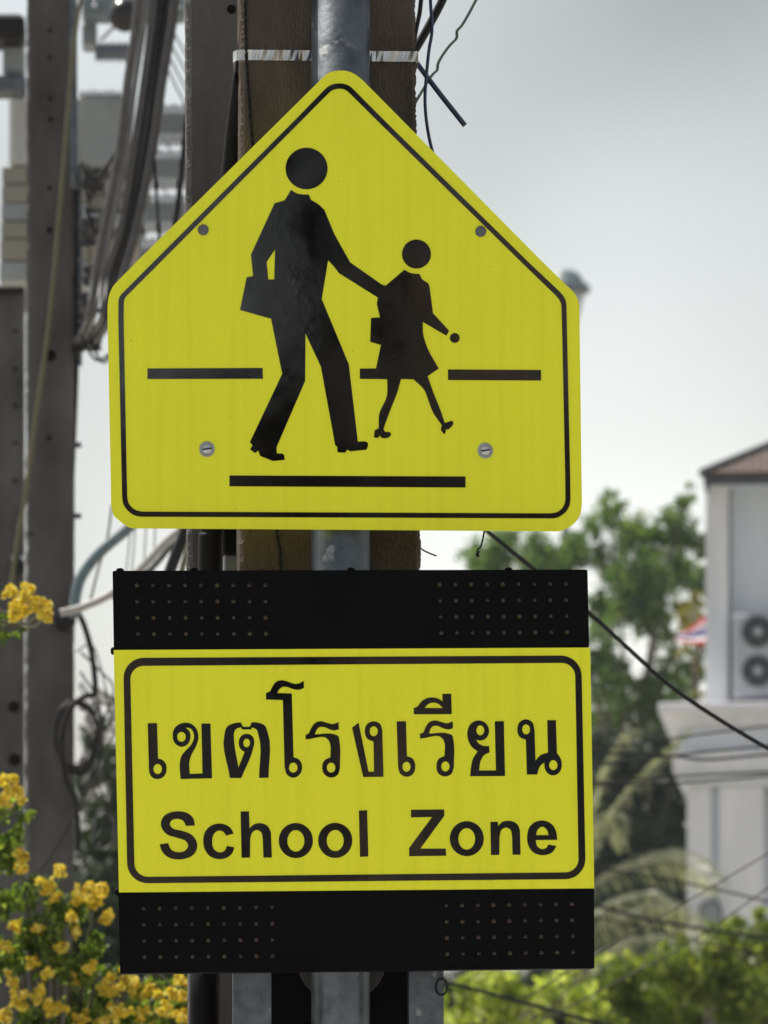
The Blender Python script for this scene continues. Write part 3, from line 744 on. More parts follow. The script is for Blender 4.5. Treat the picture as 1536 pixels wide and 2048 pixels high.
cable('wire', 'thin grey wire end poking out right of the brown pole', [(835, 1092), (846, 1100), (858, 1106), (873, 1112)], 0.25, 1.6, GREYCAB, cat='wire')
cable('cable', 'heavy black cable sagging diagonally across the house and tree', [(900, 1000), (968, 1057), (1060, 1132), (1180, 1228), (1260, 1300), (1340, 1372), (1440, 1440), (1545, 1502), (1640, 1550)], 3.0, 4.4, RUBBER)

# wires in front of the house
LW = [([(1050, 1515), (1190, 1499), (1347, 1476), (1536, 1452), (1640, 1436)], 2.0, 'thin wire uppermost of those crossing the white pillar'),
      ([(1050, 1536), (1189, 1530), (1328, 1514), (1416, 1503), (1536, 1492), (1640, 1484)], 2.4, 'thin wire rising gently over the pillar moulding'),
      ([(1050, 1500), (1328, 1511), (1410, 1519), (1536, 1509), (1640, 1500)], 2.8, 'sagging wire across the pillar moulding just under a rising one'),
      ([(1050, 1572), (1189, 1565), (1372, 1552), (1536, 1544), (1640, 1540)], 2.6, 'nearly level wire below the pillar moulding, upper of a pair'),
      ([(1050, 1574), (1189, 1571), (1353, 1566), (1536, 1552), (1640, 1545)], 2.6, 'nearly level wire below the pillar moulding, lower of a pair'),
      ([(1050, 1712), (1375, 1767), (1536, 1803), (1640, 1826)], 2.2, 'wire falling to the right just above the arched niche'),
      ([(1050, 1780), (1189, 1811), (1334, 1846), (1536, 1876), (1640, 1890)], 3.4, 'thick dark wire falling to the right across palm fronds and niche'),
      ([(1050, 1800), (1328, 1867), (1536, 1912), (1640, 1934)], 1.8, 'faint wire falling to the right just under the thick dark one')]
for i, (pts, r, lab) in enumerate(LW):
    cable('overhead_wire', lab, pts, 14.0 + i * 0.7, r, RUBBER, 'wires crossing in front of the house', 'wire')
DG = [([(1050, 1996), (1100, 1966), (1320, 1835), (1536, 1707), (1640, 1645)], 1.5, 'thin wire climbing to the right, upper of two crossing the bushes'),
      ([(1050, 2060), (1260, 1950), (1385, 1881), (1536, 1776), (1640, 1704)], 1.5, 'thin wire climbing to the right, lower of two crossing the bushes'),
      ([(860, 1950), (890, 1963), (1050, 2006), (1210, 2050), (1400, 2100)], 4.0, 'dark cable falling to the right beneath the lower black box')]
for i, (pts, r, lab) in enumerate(DG):
    cable('overhead_wire', lab, pts, 9.0 + i * 0.6, r, RUBBER, 'wires crossing in front of the house', 'wire')

# bundle of cables on the left
rnd = random.Random(11)
for i in range(12):
    t = i / 11
    e = rnd.uniform(-6, 6)
    pts = [(276 + 84 * t + e * 0.4, -60), (270 + 80 * t, 40 + e), (252 + 78 * t + e * 0.6, 170), (236 + 74 * t, 300 + e), (208 + 74 * t + e, 450), (188 + 62 * t, 550), (176 + 52 * t + e, 640), (158 + 22 * t, 676 + 14 * t, 9.8), (140, 690 + 18 * t, 10.12)]
    cable('overhead_cable', 'one cable of the thick grey bundle sweeping down beside the left pole', pts, 8.6 + rnd.uniform(0, 0.9), rnd.choice([3.2, 4.2, 5.0, 6.0]), rnd.choice([GREYCAB, GREYCAB, RUBBER, MIDCAB]), 'cables of the sweeping bundle')
cable('overhead_cable', 'dark cable leaving the bundle and dropping straight to the pentagon edge', [(330, -40), (300, 200), (306, 300), (316, 430), (322, 560)], 9.2, 3.2, RUBBER)
cable('overhead_cable', 'black cable hanging close beside the left edge of the grey pole', [(384, 180), (372, 260), (362, 360), (350, 450), (338, 560)], 9.0, 6.0, RUBBER)
cable('overhead_wire', 'pale thin wire slanting down across the face of the left pole', [(172, -60), (152, 60), (140, 180), (124, 370), (98, 650), (72, 830), (48, 1010), (38, 1060), (20, 1190)], 9.7, 4.2, OLIVEC, cat='wire')
for i in range(4):
    cable('overhead_wire', 'one of four fine parallel wires in the sky gap left of the grey pole', [(330, 30 + 32 * i), (350, 70 + 33 * i), (390, 140 + 36 * i)], 15, 2.0, GREYCAB, 'fine wires in the sky gap', 'wire')

# below the pentagon
cable('cable', 'thick blue-grey cable bowing down to the left pole below the pentagon', [(300, 1015), (255, 1058), (200, 1105), (165, 1150), (152, 1190), (148, 1235)], 9.2, 11, TEALC)
cable('cable', 'pale grey cable swooping left to the clamp on the pole', [(420, 1020), (345, 1072), (300, 1118), (258, 1160), (215, 1192), (160, 1216), (120, 1226)], 8.8, 8, PALECAB)
cable('cable', 'grey cable just under the pale one above the upper LED box', [(430, 1030), (350, 1086), (310, 1130), (262, 1172), (225, 1196)], 9.0, 6, GREYCAB)
cable('cable', 'black cable bundle hanging by the grey pole above the LED box', [(378, 1040), (364, 1080), (350, 1115), (338, 1150), (320, 1220)], 6.0, 12, RUBBER)
cable('cable', 'olive cable hanging between black bundle and grey pole', [(396, 1030), (380, 1085), (364, 1140), (350, 1220)], 5.5, 6, OLIVEC)
cable('wire', 'thin olive wire dropping from the pentagon corner to the clamp', [(224, 1010), (214, 1080), (196, 1140), (180, 1206)], 9.5, 2.4, OLIVEC, cat='wire')
for i, px in enumerate((258, 268, 290, 309)):
    cable('wire', 'one of four hair-thin wires hanging under the pentagon', [(px + 3, 1030), (px, 1090), (px - 8 + 2 * i, 1160)], 9.8, 1.4, GREYCAB, 'hair-thin wires under the pentagon', 'wire')
cable('cable', 'black cable looping down the right side of the left pole', [(150, 1215), (168, 1250), (184, 1310), (190, 1385), (170, 1392), (140, 1420), (124, 1480), (132, 1560), (150, 1600), (158, 1700)], 9.6, 6, RUBBER)
cable('wire', 'thin dark wire from the pole to the middle of the LED sign', [(60, 1770), (110, 1700), (160, 1610), (210, 1530), (260, 1440)], 9.0, 2.0, RUBBER, cat='wire')
for i in range(7):
    xa = rt2.uniform(150, 170); ya = rt2.uniform(1250, 1560)
    pts = [(xa, ya, 10.05), (xa + rt2.uniform(20, 45), ya + rt2.uniform(-20, 60)), (xa + rt2.uniform(30, 70), ya + rt2.uniform(60, 150)), (xa + rt2.uniform(0, 40), ya + rt2.uniform(130, 210)), (xa, ya + rt2.uniform(180, 260), 10.05)]
    cable('tangled_wire', 'one of the loose wires drooping between left pole and School Zone board', pts, 10.0, rt2.choice([1.6, 2.2, 3.0]), rt2.choice([RUBBER, GREYCAB, MIDCAB]), 'loose wires beside the School Zone board', 'wire')
def coil(cx, cy, r, turns, Y, wob, seed):
    rr = random.Random(seed); pts = []
    for i in range(turns * 10):
        a = 2 * math.pi * i / 10
        pts.append(P(cx + math.cos(a) * r * (1 + rr.uniform(-wob, wob)) * 0.6 + rr.uniform(-2, 2), cy + math.sin(a) * r * (1 + rr.uniform(-wob, wob)) + i * 0.15, Y + 0.004 * i))
    return pts
tag(build('cable_coil', tube(coil(205, 1430, 42, 5, 11.0, 0.45, 5), 3.6 * PXM(11), 7, 5), PALECAB, None, True), 'tangled coil of pale grey cable hanging behind the LED sign left edge', 'coil')
tag(build('cable_coil', tube(coil(152, 1470, 70, 4, 9.75, 0.12, 7), 3.6 * PXM(9.75), 7, 5), RUBBER, None, True), 'black cable coil hung on the right side of the left pole', 'coil')
tag(build('cable_coil', tube(coil(208, 1660, 38, 2, 11.2, 0.2, 9), 3.0 * PXM(11.2), 7, 5), GREYCAB, None, True), 'small grey cable coil hanging lowest beside the School Zone board', 'coil')

rt = random.Random(77)
for i in range(18):
    y0 = rt.uniform(320, 690); x0 = rt.uniform(158, 185)
    x3 = rt.uniform(200, 262); y3 = y0 + rt.uniform(-120, 40)
    pts = [(x0, y0), (x0 + (x3 - x0) * 0.3 + rt.uniform(-8, 8), y0 + rt.uniform(15, 55)), (x0 + (x3 - x0) * 0.7, (y0 + y3) / 2 + rt.uniform(0, 40)), (x3, y3)]
    cable('tangled_wire', 'one of the thin dark tangled wires looping between insulator rack and cable bundle', pts, 9.3 + rt.uniform(0, 0.5), rt.choice([1.8, 2.6, 3.6]), rt.choice([RUBBER, RUBBER, GREYCAB]), 'tangled wires by the insulator rack', 'wire')
# rack of dark spool insulators right of the left pole
rack = thing('insulator_rack', P(170, 720, 10.05), 'rack of dark insulators on the right side of the left pole', 'insulator')
build('bar', pbox(156, 164, 330, 730, 10.02, 10.05), GALV, rack)
for px, py, r in ((190, 358, 24), (196, 372, 16), (186, 455, 22), (180, 480, 16), (190, 552, 24), (174, 600, 16), (172, 640, 17), (190, 690, 14)):
    k = PXM(10)
    c = P(px, py, 9.95)
    sp = build('spool', lathe([(r * k * 0.5, -r * k * 0.9), (r * k, -r * k * 0.7), (r * k * 0.95, -r * k * 0.35), (r * k * 0.55, 0), (r * k * 0.95, r * k * 0.35), (r * k, r * k * 0.7), (r * k * 0.5, r * k * 0.9)], c, 'Z', 14), PORC, rack, True)
    build('pin', tube([Vector((P(160, py, 10.0).x, 10.0, c.z)), c], 0.008, 6, 1, False), GALV, sp)

# ------------------------------------------------------------------ transformer platform behind the left pole
TY = 16.0
tr = thing('transformer', P(150, 570, TY), 'large grey finned transformer high behind the left pole and cable bundle', 'transformer')
build('tank', pbox(158, 262, 188, 330, TY, TY + 1.0, 0.02), TGREY, tr)
build('cabinet', pbox(18, 175, 190, 330, TY + 0.05, TY + 1.0, 0.02), TPALE, tr)
for i, (a, b) in enumerate(((334, 366), (370, 402), (406, 440), (444, 474), (478, 520), (524, 560))):
    build('band', pbox(4 - i, 176, a - 1, b + 1, TY + 0.06 - 0.008 * (i % 2), TY + 1.0, 0.006), (TBEIGE, TGREY)[i % 3 == 2], tr)
for i, (a, b) in enumerate(((334, 352), (356, 384), (388, 420), (424, 455), (459, 486))):
    build('band', pbox(176, 300 - 4 * i, a, b, TY + 0.12 - 0.04 * (i % 2), TY + 1.0, 0.01), (TBEIGE, TGREY)[i % 2], tr)
fk = PXM(TY)
for bi, (a, b) in enumerate(((206, 276), (298, 364), (386, 452), (474, 545))):
    for i in range(8):
        px = 300 + i * 11 - bi * 7
        v = pbox(px, px + 8.6, a + (3 if i % 2 else 0), b - (4 if i % 3 else 0), TY, TY + 0.25, 0.004)
        build('fin', v, TGREY, tr)
    build('fin_header', pbox(298 - bi * 7, 388 - bi * 7, (a + b) / 2 - 14, (a + b) / 2 + 14, TY + 0.06, TY + 0.2), TGREY, tr)
for i in range(9):
    build('fin', pbox(160 + i * 12, 168 + i * 12, 182 - (i % 3), 189, TY, TY + 0.25), TGREY, tr)
build('support_beam', pbox(-80, 52, 150, 182, TY - 0.4, TY - 0.2, 0.01), GALV, tr)
build('crossarm', pbox(164, 372, -8, 30, TY - 0.3, TY - 0.1, 0.01), LAMPM, tr)
for px, py in ((190, 14), (358, 16)):
    build('bolt', lathe([(7 * fk, 0), (6 * fk, 0.03), (3 * fk, 0.04)], P(px, py, TY - 0.3), 'Y', 10), BOLT, tr)
build('switch_box', pbox(-40, 50, 26, 76, TY - 0.5, TY - 0.2, 0.02), RUBBER, tr)
build('meter_box', pbox(5, 49, 84, 146, TY - 0.3, TY, 0.01), TGREY, tr)
build('bracket', pbox(164, 194, 44, 88, TY - 0.1, TY + 0.1, 0.01), TGREY, tr)
# ribbed bushing lying level, and round insulator with a tail rod
prof = []
for i in range(7):
    prof += [(22 * fk, i * 12 * fk), (13 * fk, (i * 12 + 6) * fk)]
build('bushing', lathe(prof, P(190, 104, TY - 0.2), 'X', 16), PORCB, tr, True)
ins = thing('disc_insulator', P(250, 62, TY - 0.6), 'round black disc insulator hanging at the top behind the cable bundle', 'insulator')
build('disc', lathe([(6 * fk, 30 * fk), (22 * fk, 24 * fk), (33 * fk, 6 * fk), (33 * fk, -8 * fk), (24 * fk, -26 * fk), (8 * fk, -34 * fk)], P(250, 28, TY - 0.6), 'Z', 20), PORC, ins, True)
build('rod', tube([P(234, 48, TY - 0.6), P(202, 80, TY - 0.5)], 3 * fk, 6, 1, False), OLIVEC, ins)

# ------------------------------------------------------------------ house on the right
HY = 72.0
hs_ = thing('house', (P(1411, 0, HY).x, HY, 0), 'white house with tiled roof and heavy pillar moulding at the right edge', 'house')
build('corner_pilaster', pbox(1411, 1457, 962, 1410, HY, HY + 9, 0.01), WALL, hs_)
build('wall', pbox(1457, 2400, 962, 1410, HY + 0.25, HY + 9), WALL2, hs_)
build('moulding', pbox(1336, 2400, 1404, 1422, HY - 1.1, HY + 9, 0.02), WALL, hs_)
kk = PXM(HY)
def slab(pa, pb, ya, yb, ea, eb):
    """flaring moulding: left edge pa at row ya, pb at row yb"""
    a0, a1 = P(pa, ya, HY), P(pb, yb, HY)
    xr = P(2400, 0, HY).x
    V = [(a0.x, HY - ea, a0.z), (xr, HY - ea, a0.z), (xr, HY + 8, a0.z), (a0.x, HY + 8, a0.z), (a1.x, HY - eb, a1.z), (xr, HY - eb, a1.z), (xr, HY + 8, a1.z), (a1.x, HY + 8, a1.z)]
    return V, [(0, 1, 2, 3), (7, 6, 5, 4), (0, 4, 5, 1), (1, 5, 6, 2), (2, 6, 7, 3), (3, 7, 4, 0)]
build('moulding', slab(1337, 1358, 1423, 1461, 1.05, 0.8), WALL, hs_)
build('moulding', slab(1358, 1360, 1462, 1509, 0.7, 0.7), WALL2, hs_)
build('moulding', slab(1349, 1349, 1510, 1547, 0.85, 0.85), WALL, hs_)
build('moulding', slab(1353, 1374, 1548, 1578, 0.8, 0.6), WALL2, hs_)
zc = P(0, 1579, HY).z
x0, x1, x2, x3 = (P(q, 0, HY).x for q in (1376, 1424, 1440, 1527))
build('pillar', box(x0, x1, HY - 0.5, HY + 8, 0, zc), WALL, hs_)
build('pillar', box(x1, x2, HY - 0.4, HY + 8, 0, zc), WALL2, hs_)
build('pillar', box(x2, x3, HY - 0.55, HY + 8, 0, zc), WALL, hs_)
build('side_wall', box(x3, P(2400, 0, HY).x, HY + 0.6, HY + 8, 0, zc), WALL2, hs_)
# arched niche
an = P(1432, 1865, HY - 0.62)
def arch(r, h, y0, y1):
    pts = [(-r, 0)] + [(-r * math.cos(t), h + r * 0.9 * math.sin(t)) for t in np.linspace(0, math.pi, 14)] + [(r, 0)]
    n = len(pts)
    V = [(an.x + x, y0, an.z + z) for x, z in pts] + [(an.x + x, y1, an.z + z) for x, z in pts]
    F = [tuple(range(n))] + [(i, (i + 1) % n, n + (i + 1) % n, n + i) for i in range(n)]
    return V, F
nw = build('window', arch(22 * kk, 44 * kk, HY - 0.60, HY - 0.545), FASCIA, hs_)
build('pane', arch(18 * kk, 43 * kk, HY - 0.62, HY - 0.605), TGREY, nw)
# roof
e0 = P(1419, 950, HY - 0.8)
RX, RD, RH = 11.0, 10.0, 2.7
ze = e0.z
xr = e0.x + RX
yf = HY - 0.8
rf = build('roof', ([(e0.x, yf, ze), (xr, yf, ze), (xr, yf + RD, ze), (e0.x, yf + RD, ze), (e0.x + RD / 2, yf + RD / 2, ze + RH), (xr - RD / 2, yf + RD / 2, ze + RH)],
      [(0, 1, 5, 4), (1, 2, 5), (2, 3, 4, 5), (3, 0, 4)]), FASCIA, hs_)
build('fascia', box(e0.x + 0.02, xr, yf + 0.03, yf + 0.08, ze - 0.16, ze - 0.005), FASCIA, rf)
build('fascia', box(e0.x + 0.02, e0.x + 0.07, yf + 0.09, yf + RD, ze - 0.16, ze - 0.005), FASCIA, rf)
build('soffit', box(e0.x + 0.08, xr, yf + 0.09, yf + RD, ze - 0.10, ze - 0.08), WALL2, rf)
hip = [Vector((e0.x, yf, ze + 0.03)), Vector((e0.x + RD / 2, yf + RD / 2, ze + RH + 0.03))]
build('hip_ridge', tube(hip, 0.085, 8, 1, False), FASCIA, rf, True)
sl_ = Vector((0, RD / 2, RH)).normalized()
nrm = Vector((0, -RH, RD / 2)).normalized()
tw, tl = 0.135, 0.19
tvv = []
for j in (0, 1):
    for i in range(5):
        a = math.pi * i / 4
        tvv.append(Vector((-tw / 2 * math.cos(a), 0, 0)) + sl_ * (tl * 1.08 * j) + nrm * (0.01 + 0.045 * math.sin(a) - 0.018 * j))
tf = [(i, i + 1, i + 6, i + 5) for i in range(4)] + [(0, 1, 2, 3, 4)]
tile_me = mesh_of('tile', tvv, tf, TILE, True)
for r_ in range(9):
    for c_ in range(16):
        off = sl_ * (tl * (r_ + 0.1))
        x = e0.x + 0.12 + tw * (c_ + 0.5)
        if x - e0.x < off.y + 0.16: continue
        put('tile', tile_me, rf, (x, yf + off.y, ze + off.z))

# air conditioner with two fans
ac = thing('air_conditioner', P(1523, 1402, HY - 0.3), 'twin-fan outdoor air conditioner on the ledge of the white house', 'air conditioner')
AY = HY - 0.45
build('body', pbox(1473, 1580, 1229, 1396, AY, AY + 0.5, 0.03), ACW, ac)
for px, py in ((1523, 1265), (1523, 1343)):
    c = P(px, py, AY)
    fg = build('fan', lathe([(32 * kk, 0.0), (32 * kk, 0.012), (29 * kk, 0.018)], c, 'Y', 28), FAN, ac)
    build('hub', lathe([(8 * kk, 0.0), (8 * kk, 0.05), (6 * kk, 0.055)], c + Vector((0, -0.02, 0)), 'Y', 16), ACW, fg)
    for k in range(5):
        a0 = 2 * math.pi * k / 5
        pts = [(10, 0), (28, -0.2), (29, 0.35), (10, 0.5)]
        V = [c + Vector((math.cos(a0 + t) * r * kk, -0.025 - 0.02 * (i > 1), math.sin(a0 + t) * r * kk)) for i, (r, t) in enumerate(pts)]
        build('blade', (V, [(0, 1, 2, 3)]), FASCIA, fg)
for px in (1484, 1566):
    build('foot', pbox(px - 5, px + 5, 1396.5, 1403.5, AY + 0.05, AY + 0.4), FASCIA, ac)

# flag on a slanting staff behind the corner of the house
m, n, l, out = base_mat('flag_cloth')
b = n.new('ShaderNodeBsdfPrincipled'); b.inputs['Roughness'].default_value = 0.8
tc = n.new('ShaderNodeUVMap'); sx = n.new('ShaderNodeSeparateXYZ'); l.new(tc.outputs[0], sx.inputs[0])
r = ramp(n, [(0.0, (0.50, 0.02, 0.04)), (0.1667, (0.75, 0.74, 0.75)), (0.3333, (0.22, 0.20, 0.40)), (0.6667, (0.75, 0.74, 0.75)), (0.8333, (0.50, 0.02, 0.04))])
r.color_ramp.interpolation = 'CONSTANT'
l.new(sx.outputs['Y'], r.inputs[0]); l.new(r.outputs[0], b.inputs['Base Color'])
t_ = n.new('ShaderNodeBsdfTranslucent'); l.new(r.outputs[0], t_.inputs[0])
ms = n.new('ShaderNodeMixShader'); ms.inputs[0].default_value = 0.45
l.new(b.outputs[0], ms.inputs[1]); l.new(t_.outputs[0], ms.inputs[2]); l.new(ms.outputs[0], out.inputs[0])
FLY = 74.0
flag = thing('flag', P(1425, 1300, FLY), 'red and white striped flag hanging beside the white house corner', 'flag')
V, F, UV = [], [], []
N1, N2 = 14, 15
for i in range(N1 + 1):
    for j in range(N2 + 1):
        u, v = i / N1, j / N2
        top = np.array([1424 - 62 * u, 1216 + 50 * u + 6 * math.sin(u * 3)])
        bot = np.array([1440 - 92 * u, 1292 - 12 * u * u])
        q = top * (1 - v) + bot * v
        V.append(P(q[0], q[1], FLY + 0.09 * math.sin(u * 7 + v * 2) + 0.05 * math.sin(v * 9)))
        UV.append((u, 1 - v))
for i in range(N1):
    for j in range(N2):
        a = i * (N2 + 1) + j
        F.append((a, a + 1, a + N2 + 2, a + N2 + 1))
fo = build('cloth', (V, F), m, flag, True)
uvl = fo.data.uv_layers.new(name='UVMap')
for lp in fo.data.loops: uvl.data[lp.index].uv = UV[lp.vertex_index]
build('staff', tube([P(1418, 1205, FLY), P(1450, 1310, FLY), P(1480, 1400, FLY)], 0.015, 8, 1, False), ACW, flag)

# domed street lamp far behind the sign
QY = 100.0; qk = PXM(QY)
lp_ = thing('street_lamp', (P(1130, 0, QY).x, QY, 0), 'domed lamp head showing behind the right corner of the pentagon', 'street lamp')
lc = P(1130, 586, QY)
build('dome', lathe([(49 * qk, 0), (51 * qk, 6 * qk), (49 * qk, 14 * qk), (38 * qk, 21 * qk), (34 * qk, 30 * qk), (26 * qk, 40 * qk), (12 * qk, 46 * qk), (2 * qk, 47 * qk)], lc, 'Z', 28), LAMPM, lp_, True)
build('globe', lathe([(20 * qk, -75 * qk), (28 * qk, -50 * qk), (36 * qk, -18 * qk), (39 * qk, -1 * qk)], lc, 'Z', 24), LAMPG, lp_, True)
build('post', lathe([(0.12, 0), (0.07, lc.z - 75 * qk - 0.01)], (lc.x, QY, 0), 'Z', 14), LAMPM, lp_, True)

# ------------------------------------------------------------------ trees and plants
def tree(name, label, cat, blobs, Y, leaf, dens, mat, trunk_px, seed, dy=0.6, group=None, branches=6, aspect=0.45, tr_r=0.14):
    k = PXM(Y)
    bl = pblobs(blobs, Y, dy)
    bx = P(trunk_px, 0, Y).x
    root = thing(name, (bx, Y, 0), label, cat, group)
    tz = min(b[0].z for b in bl)
    tops = sorted(bl, key=lambda q: -q[0].z)
    rr = random.Random(seed)
    fork = Vector((bx, Y, tz * 0.85))
    parts = [tube([Vector((bx, Y, 0)), Vector((bx + 0.06, Y, tz * 0.4)), fork], [tr_r * 1.2, tr_r, tr_r * 0.8], 10)]
    for b in rr.sample(bl, min(branches, len(bl))) + tops[:3]:
        mid = fork.lerp(b[0], 0.5) + Vector((rr.uniform(-1, 1) * 0.1, 0, 0.1))
        parts.append(tube([fork, mid, b[0]], [tr_r * 0.6, tr_r * 0.3, tr_r * 0.1], 7))
    build('trunk', join(*parts), BARK, root, True)
    put('crown', foliage_mesh('crown', bl, mat, leaf, dens, seed, aspect), root)
    return root

big = [(1225, 1025, 40, .7), (1215, 995, 22, .45), (1262, 1062, 45), (1185, 1055, 38, .7), (1370, 985, 22, .45), (1362, 1008, 26, .6), (1350, 1062, 48), (1300, 1085, 48), (1392, 1090, 34),
       (1150, 1105, 48), (1080, 1108, 58), (1010, 1098, 50), (950, 1122, 40), (1100, 1160, 60), (985, 1150, 50), (1215, 1125, 44, .8), (1280, 1150, 55), (1355, 1135, 50), (1395, 1160, 36), (1200, 1215, 48, .8), (1255, 1215, 50), (1310, 1200, 50),
       (1205, 1275, 36, .8), (1320, 1255, 42, .8), (1370, 1225, 34, .6), (1285, 1260, 30, .5), (1200, 1340, 40), (1225, 1385, 45), (1290, 1370, 45, .9), (1345, 1385, 45, .9), (1390, 1350, 30), (1370, 1430, 45), (1250, 1440, 50), (1310, 1430, 50), (1215, 1315, 36, .8), (1345, 1330, 40, .7), (1240, 1345, 36, .7), (1390, 1300, 28, .7), (1195, 1440, 50), (1345, 1460, 50), (1240, 1170, 40)]
tree('broadleaf_tree', 'tall airy green tree with sky gaps between pentagon and white house', 'tree', big, 82.0, 0.10, 5.2, LEAF_T, 1255, 21, 0.9, aspect=0.55)
low = [(1200, 1500, 50), (1250, 1520, 55), (1310, 1500, 50), (1350, 1540, 40), (1210, 1590, 60), (1280, 1600, 60), (1340, 1610, 45), (1200, 1660, 60), (1270, 1680, 65), (1335, 1680, 50), (1210, 1730, 60), (1290, 1750, 60), (1350, 1740, 45), (1380, 1680, 40), (1220, 1800, 60), (1300, 1820, 60), (1370, 1800, 50), (1230, 1870, 60), (1320, 1890, 60), (1150, 1850, 60), (1150, 1700, 60), (1400, 1870, 50)]
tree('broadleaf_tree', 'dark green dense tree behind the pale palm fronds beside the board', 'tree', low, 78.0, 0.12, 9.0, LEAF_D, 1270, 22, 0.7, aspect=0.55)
yl = [(1385, 1200, 30, .8), (1368, 1235, 34), (1395, 1270, 28), (1360, 1290, 22, .7), (1398, 1330, 22), (1398, 1380, 18), (1405, 1230, 20)]
tree('yellowish_tree', 'yellow-green slender tree hugging the white house corner behind the flag', 'tree', yl, 79.0, 0.11, 3.0, LEAF_Y, 1400, 23, 0.4, branches=3, aspect=0.4, tr_r=0.06)
# background on the left, dark
dl = [(190, 1480, 40, .6), (225, 1540, 40, .9), (180, 1560, 35), (210, 1620, 50), (260, 1600, 50), (170, 1680, 45), (220, 1700, 50), (270, 1690, 60), (120, 1780, 70), (200, 1780, 60), (280, 1790, 70), (30, 1800, 70), (60, 1880, 80), (150, 1880, 80), (240, 1880, 70), (330, 1880, 70), (380, 1960, 60), (300, 1980, 70), (200, 1980, 80), (100, 1980, 80), (10, 1980, 80), (50, 2060, 80), (150, 2070, 80), (250, 2070, 80), (350, 2060, 80), (20, 1700, 50)]
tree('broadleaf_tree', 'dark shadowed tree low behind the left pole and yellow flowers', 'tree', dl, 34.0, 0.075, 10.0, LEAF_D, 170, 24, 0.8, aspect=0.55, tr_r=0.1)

# bushes at the bottom right
lime = [(905, 2000, 40), (950, 1975, 40), (1000, 1990, 45), (1055, 1975, 42), (1105, 1975, 40), (1000, 2040, 50), (920, 2050, 45), (1080, 2035, 50), (1150, 2010, 50), (870, 2060, 50), (1150, 1950, 25, .6), (1200, 1925, 18, .7)]
tree('lime_bush', 'bright lime sunlit bush under the lower black LED box', 'bush', lime, 24.0, 0.09, 7.0, LEAF_L, 1000, 25, 0.5, branches=5, aspect=0.5, tr_r=0.03)
gb = [(1200, 1990, 50), (1250, 1950, 50), (1300, 1975, 55), (1350, 1930, 50), (1400, 1950, 60), (1450, 1900, 50), (1500, 1920, 60), (1545, 1880, 45), (1300, 2040, 70), (1400, 2030, 70), (1490, 2010, 70), (1540, 1970, 60), (1200, 2050, 50), (1560, 2040, 60), (1350, 1890, 28, .6), (1475, 1850, 24, .5), (1530, 1835, 24, .6), (1420, 1900, 28, .8)]
tree('green_bush', 'rounded mid-green bush at the bottom right corner below the house', 'bush', gb, 30.0, 0.07, 9.0, LEAF_G, 1400, 26, 0.6, branches=6, aspect=0.5, tr_r=0.04)
hd = [(860 + 45 * i, 1985 + 18 * math.sin(i * 2.1), 55) for i in range(17)] + [(860 + 60 * i, 2060, 60) for i in range(13)]
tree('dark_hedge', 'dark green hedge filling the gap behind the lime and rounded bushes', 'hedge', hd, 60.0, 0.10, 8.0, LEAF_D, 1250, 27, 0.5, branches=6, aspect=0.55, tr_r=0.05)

# palm: fronds with drooping leaflets
PLY = 56.0; pk = PXM(PLY)
palm = thing('palm', (P(1160, 0, PLY).x, PLY, 0), 'palm with pale shining fronds right of the School Zone board', 'palm')
build('trunk', tube([Vector((P(1160, 0, PLY).x, PLY, 0)), P(1165, 2000, PLY), P(1160, 1760, PLY)], [0.12, 0.10, 0.09], 10), BARK, palm, True)
def frond(pts, L, seed, droop, dY=0.6):
    rr = random.Random(seed)
    c = catmull([P(p[0], p[1], PLY + dY * i / len(pts)) for i, p in enumerate(pts)], 14)
    V, F = tube(c, [0.02, 0.004], 6, 1, False)
    n = len(c)
    for i in range(2, n):
        t = (c[min(i + 1, n - 1)] - c[i - 1]).normalized()
        s = i / n
        ll = L * pk * (0.55 + 0.9 * math.sin(math.pi * min(1, s * 0.85 + 0.1))) * 0.8
        for side in (-1, 1):
            for q in range(1):
                p = c[i] + t * (rr.random() * 0.04)
                up = Vector((0, 0, 1)); lat = t.cross(up).normalized()
                d = (t * 0.75 + lat * side * 0.55 + Vector((0, 0, side * 0.55 - droop)) + Vector((rr.gauss(0, .1), rr.gauss(0, .1), rr.gauss(0, .08)))).normalized()
                e = p + d * ll * 0.55
                f_ = e + (d + Vector((0, 0, -0.6 - droop * 0.4))).normalized() * ll * 0.5
                wv = d.cross(Vector((0.2, -0.8, 0.5))).normalized() * 0.011
                o = len(V)
                V += [p - wv * 0.4, p + wv * 0.4, e + wv, e - wv, f_]
                F += [(o, o + 1, o + 2, o + 3), (o + 3, o + 2, o + 4)]
    return V, F
for i, (pts, L, dr) in enumerate([
        ([(1160, 1790), (1215, 1755), (1300, 1722), (1370, 1725), (1430, 1765)], 75, 0.25),
        ([(1160, 1880), (1220, 1845), (1300, 1815), (1370, 1830), (1420, 1880)], 80, 0.45),
        ([(1165, 1760), (1215, 1640), (1265, 1575), (1315, 1525), (1365, 1478)], 55, 0.1),
        ([(1160, 1760), (1190, 1600), (1215, 1520), (1240, 1480), (1262, 1470)], 45, 0.3),
        ([(1160, 1840), (1230, 1800), (1300, 1785), (1360, 1810)], 60, 0.7),
        ([(1160, 1700), (1190, 1640), (1220, 1630), (1240, 1680)], 50, 0.7),
        ([(1170, 1920), (1240, 1890), (1310, 1880), (1370, 1920)], 70, 0.5)]):
    build('frond', frond(pts, L, 40 + i, dr), PALM, palm)

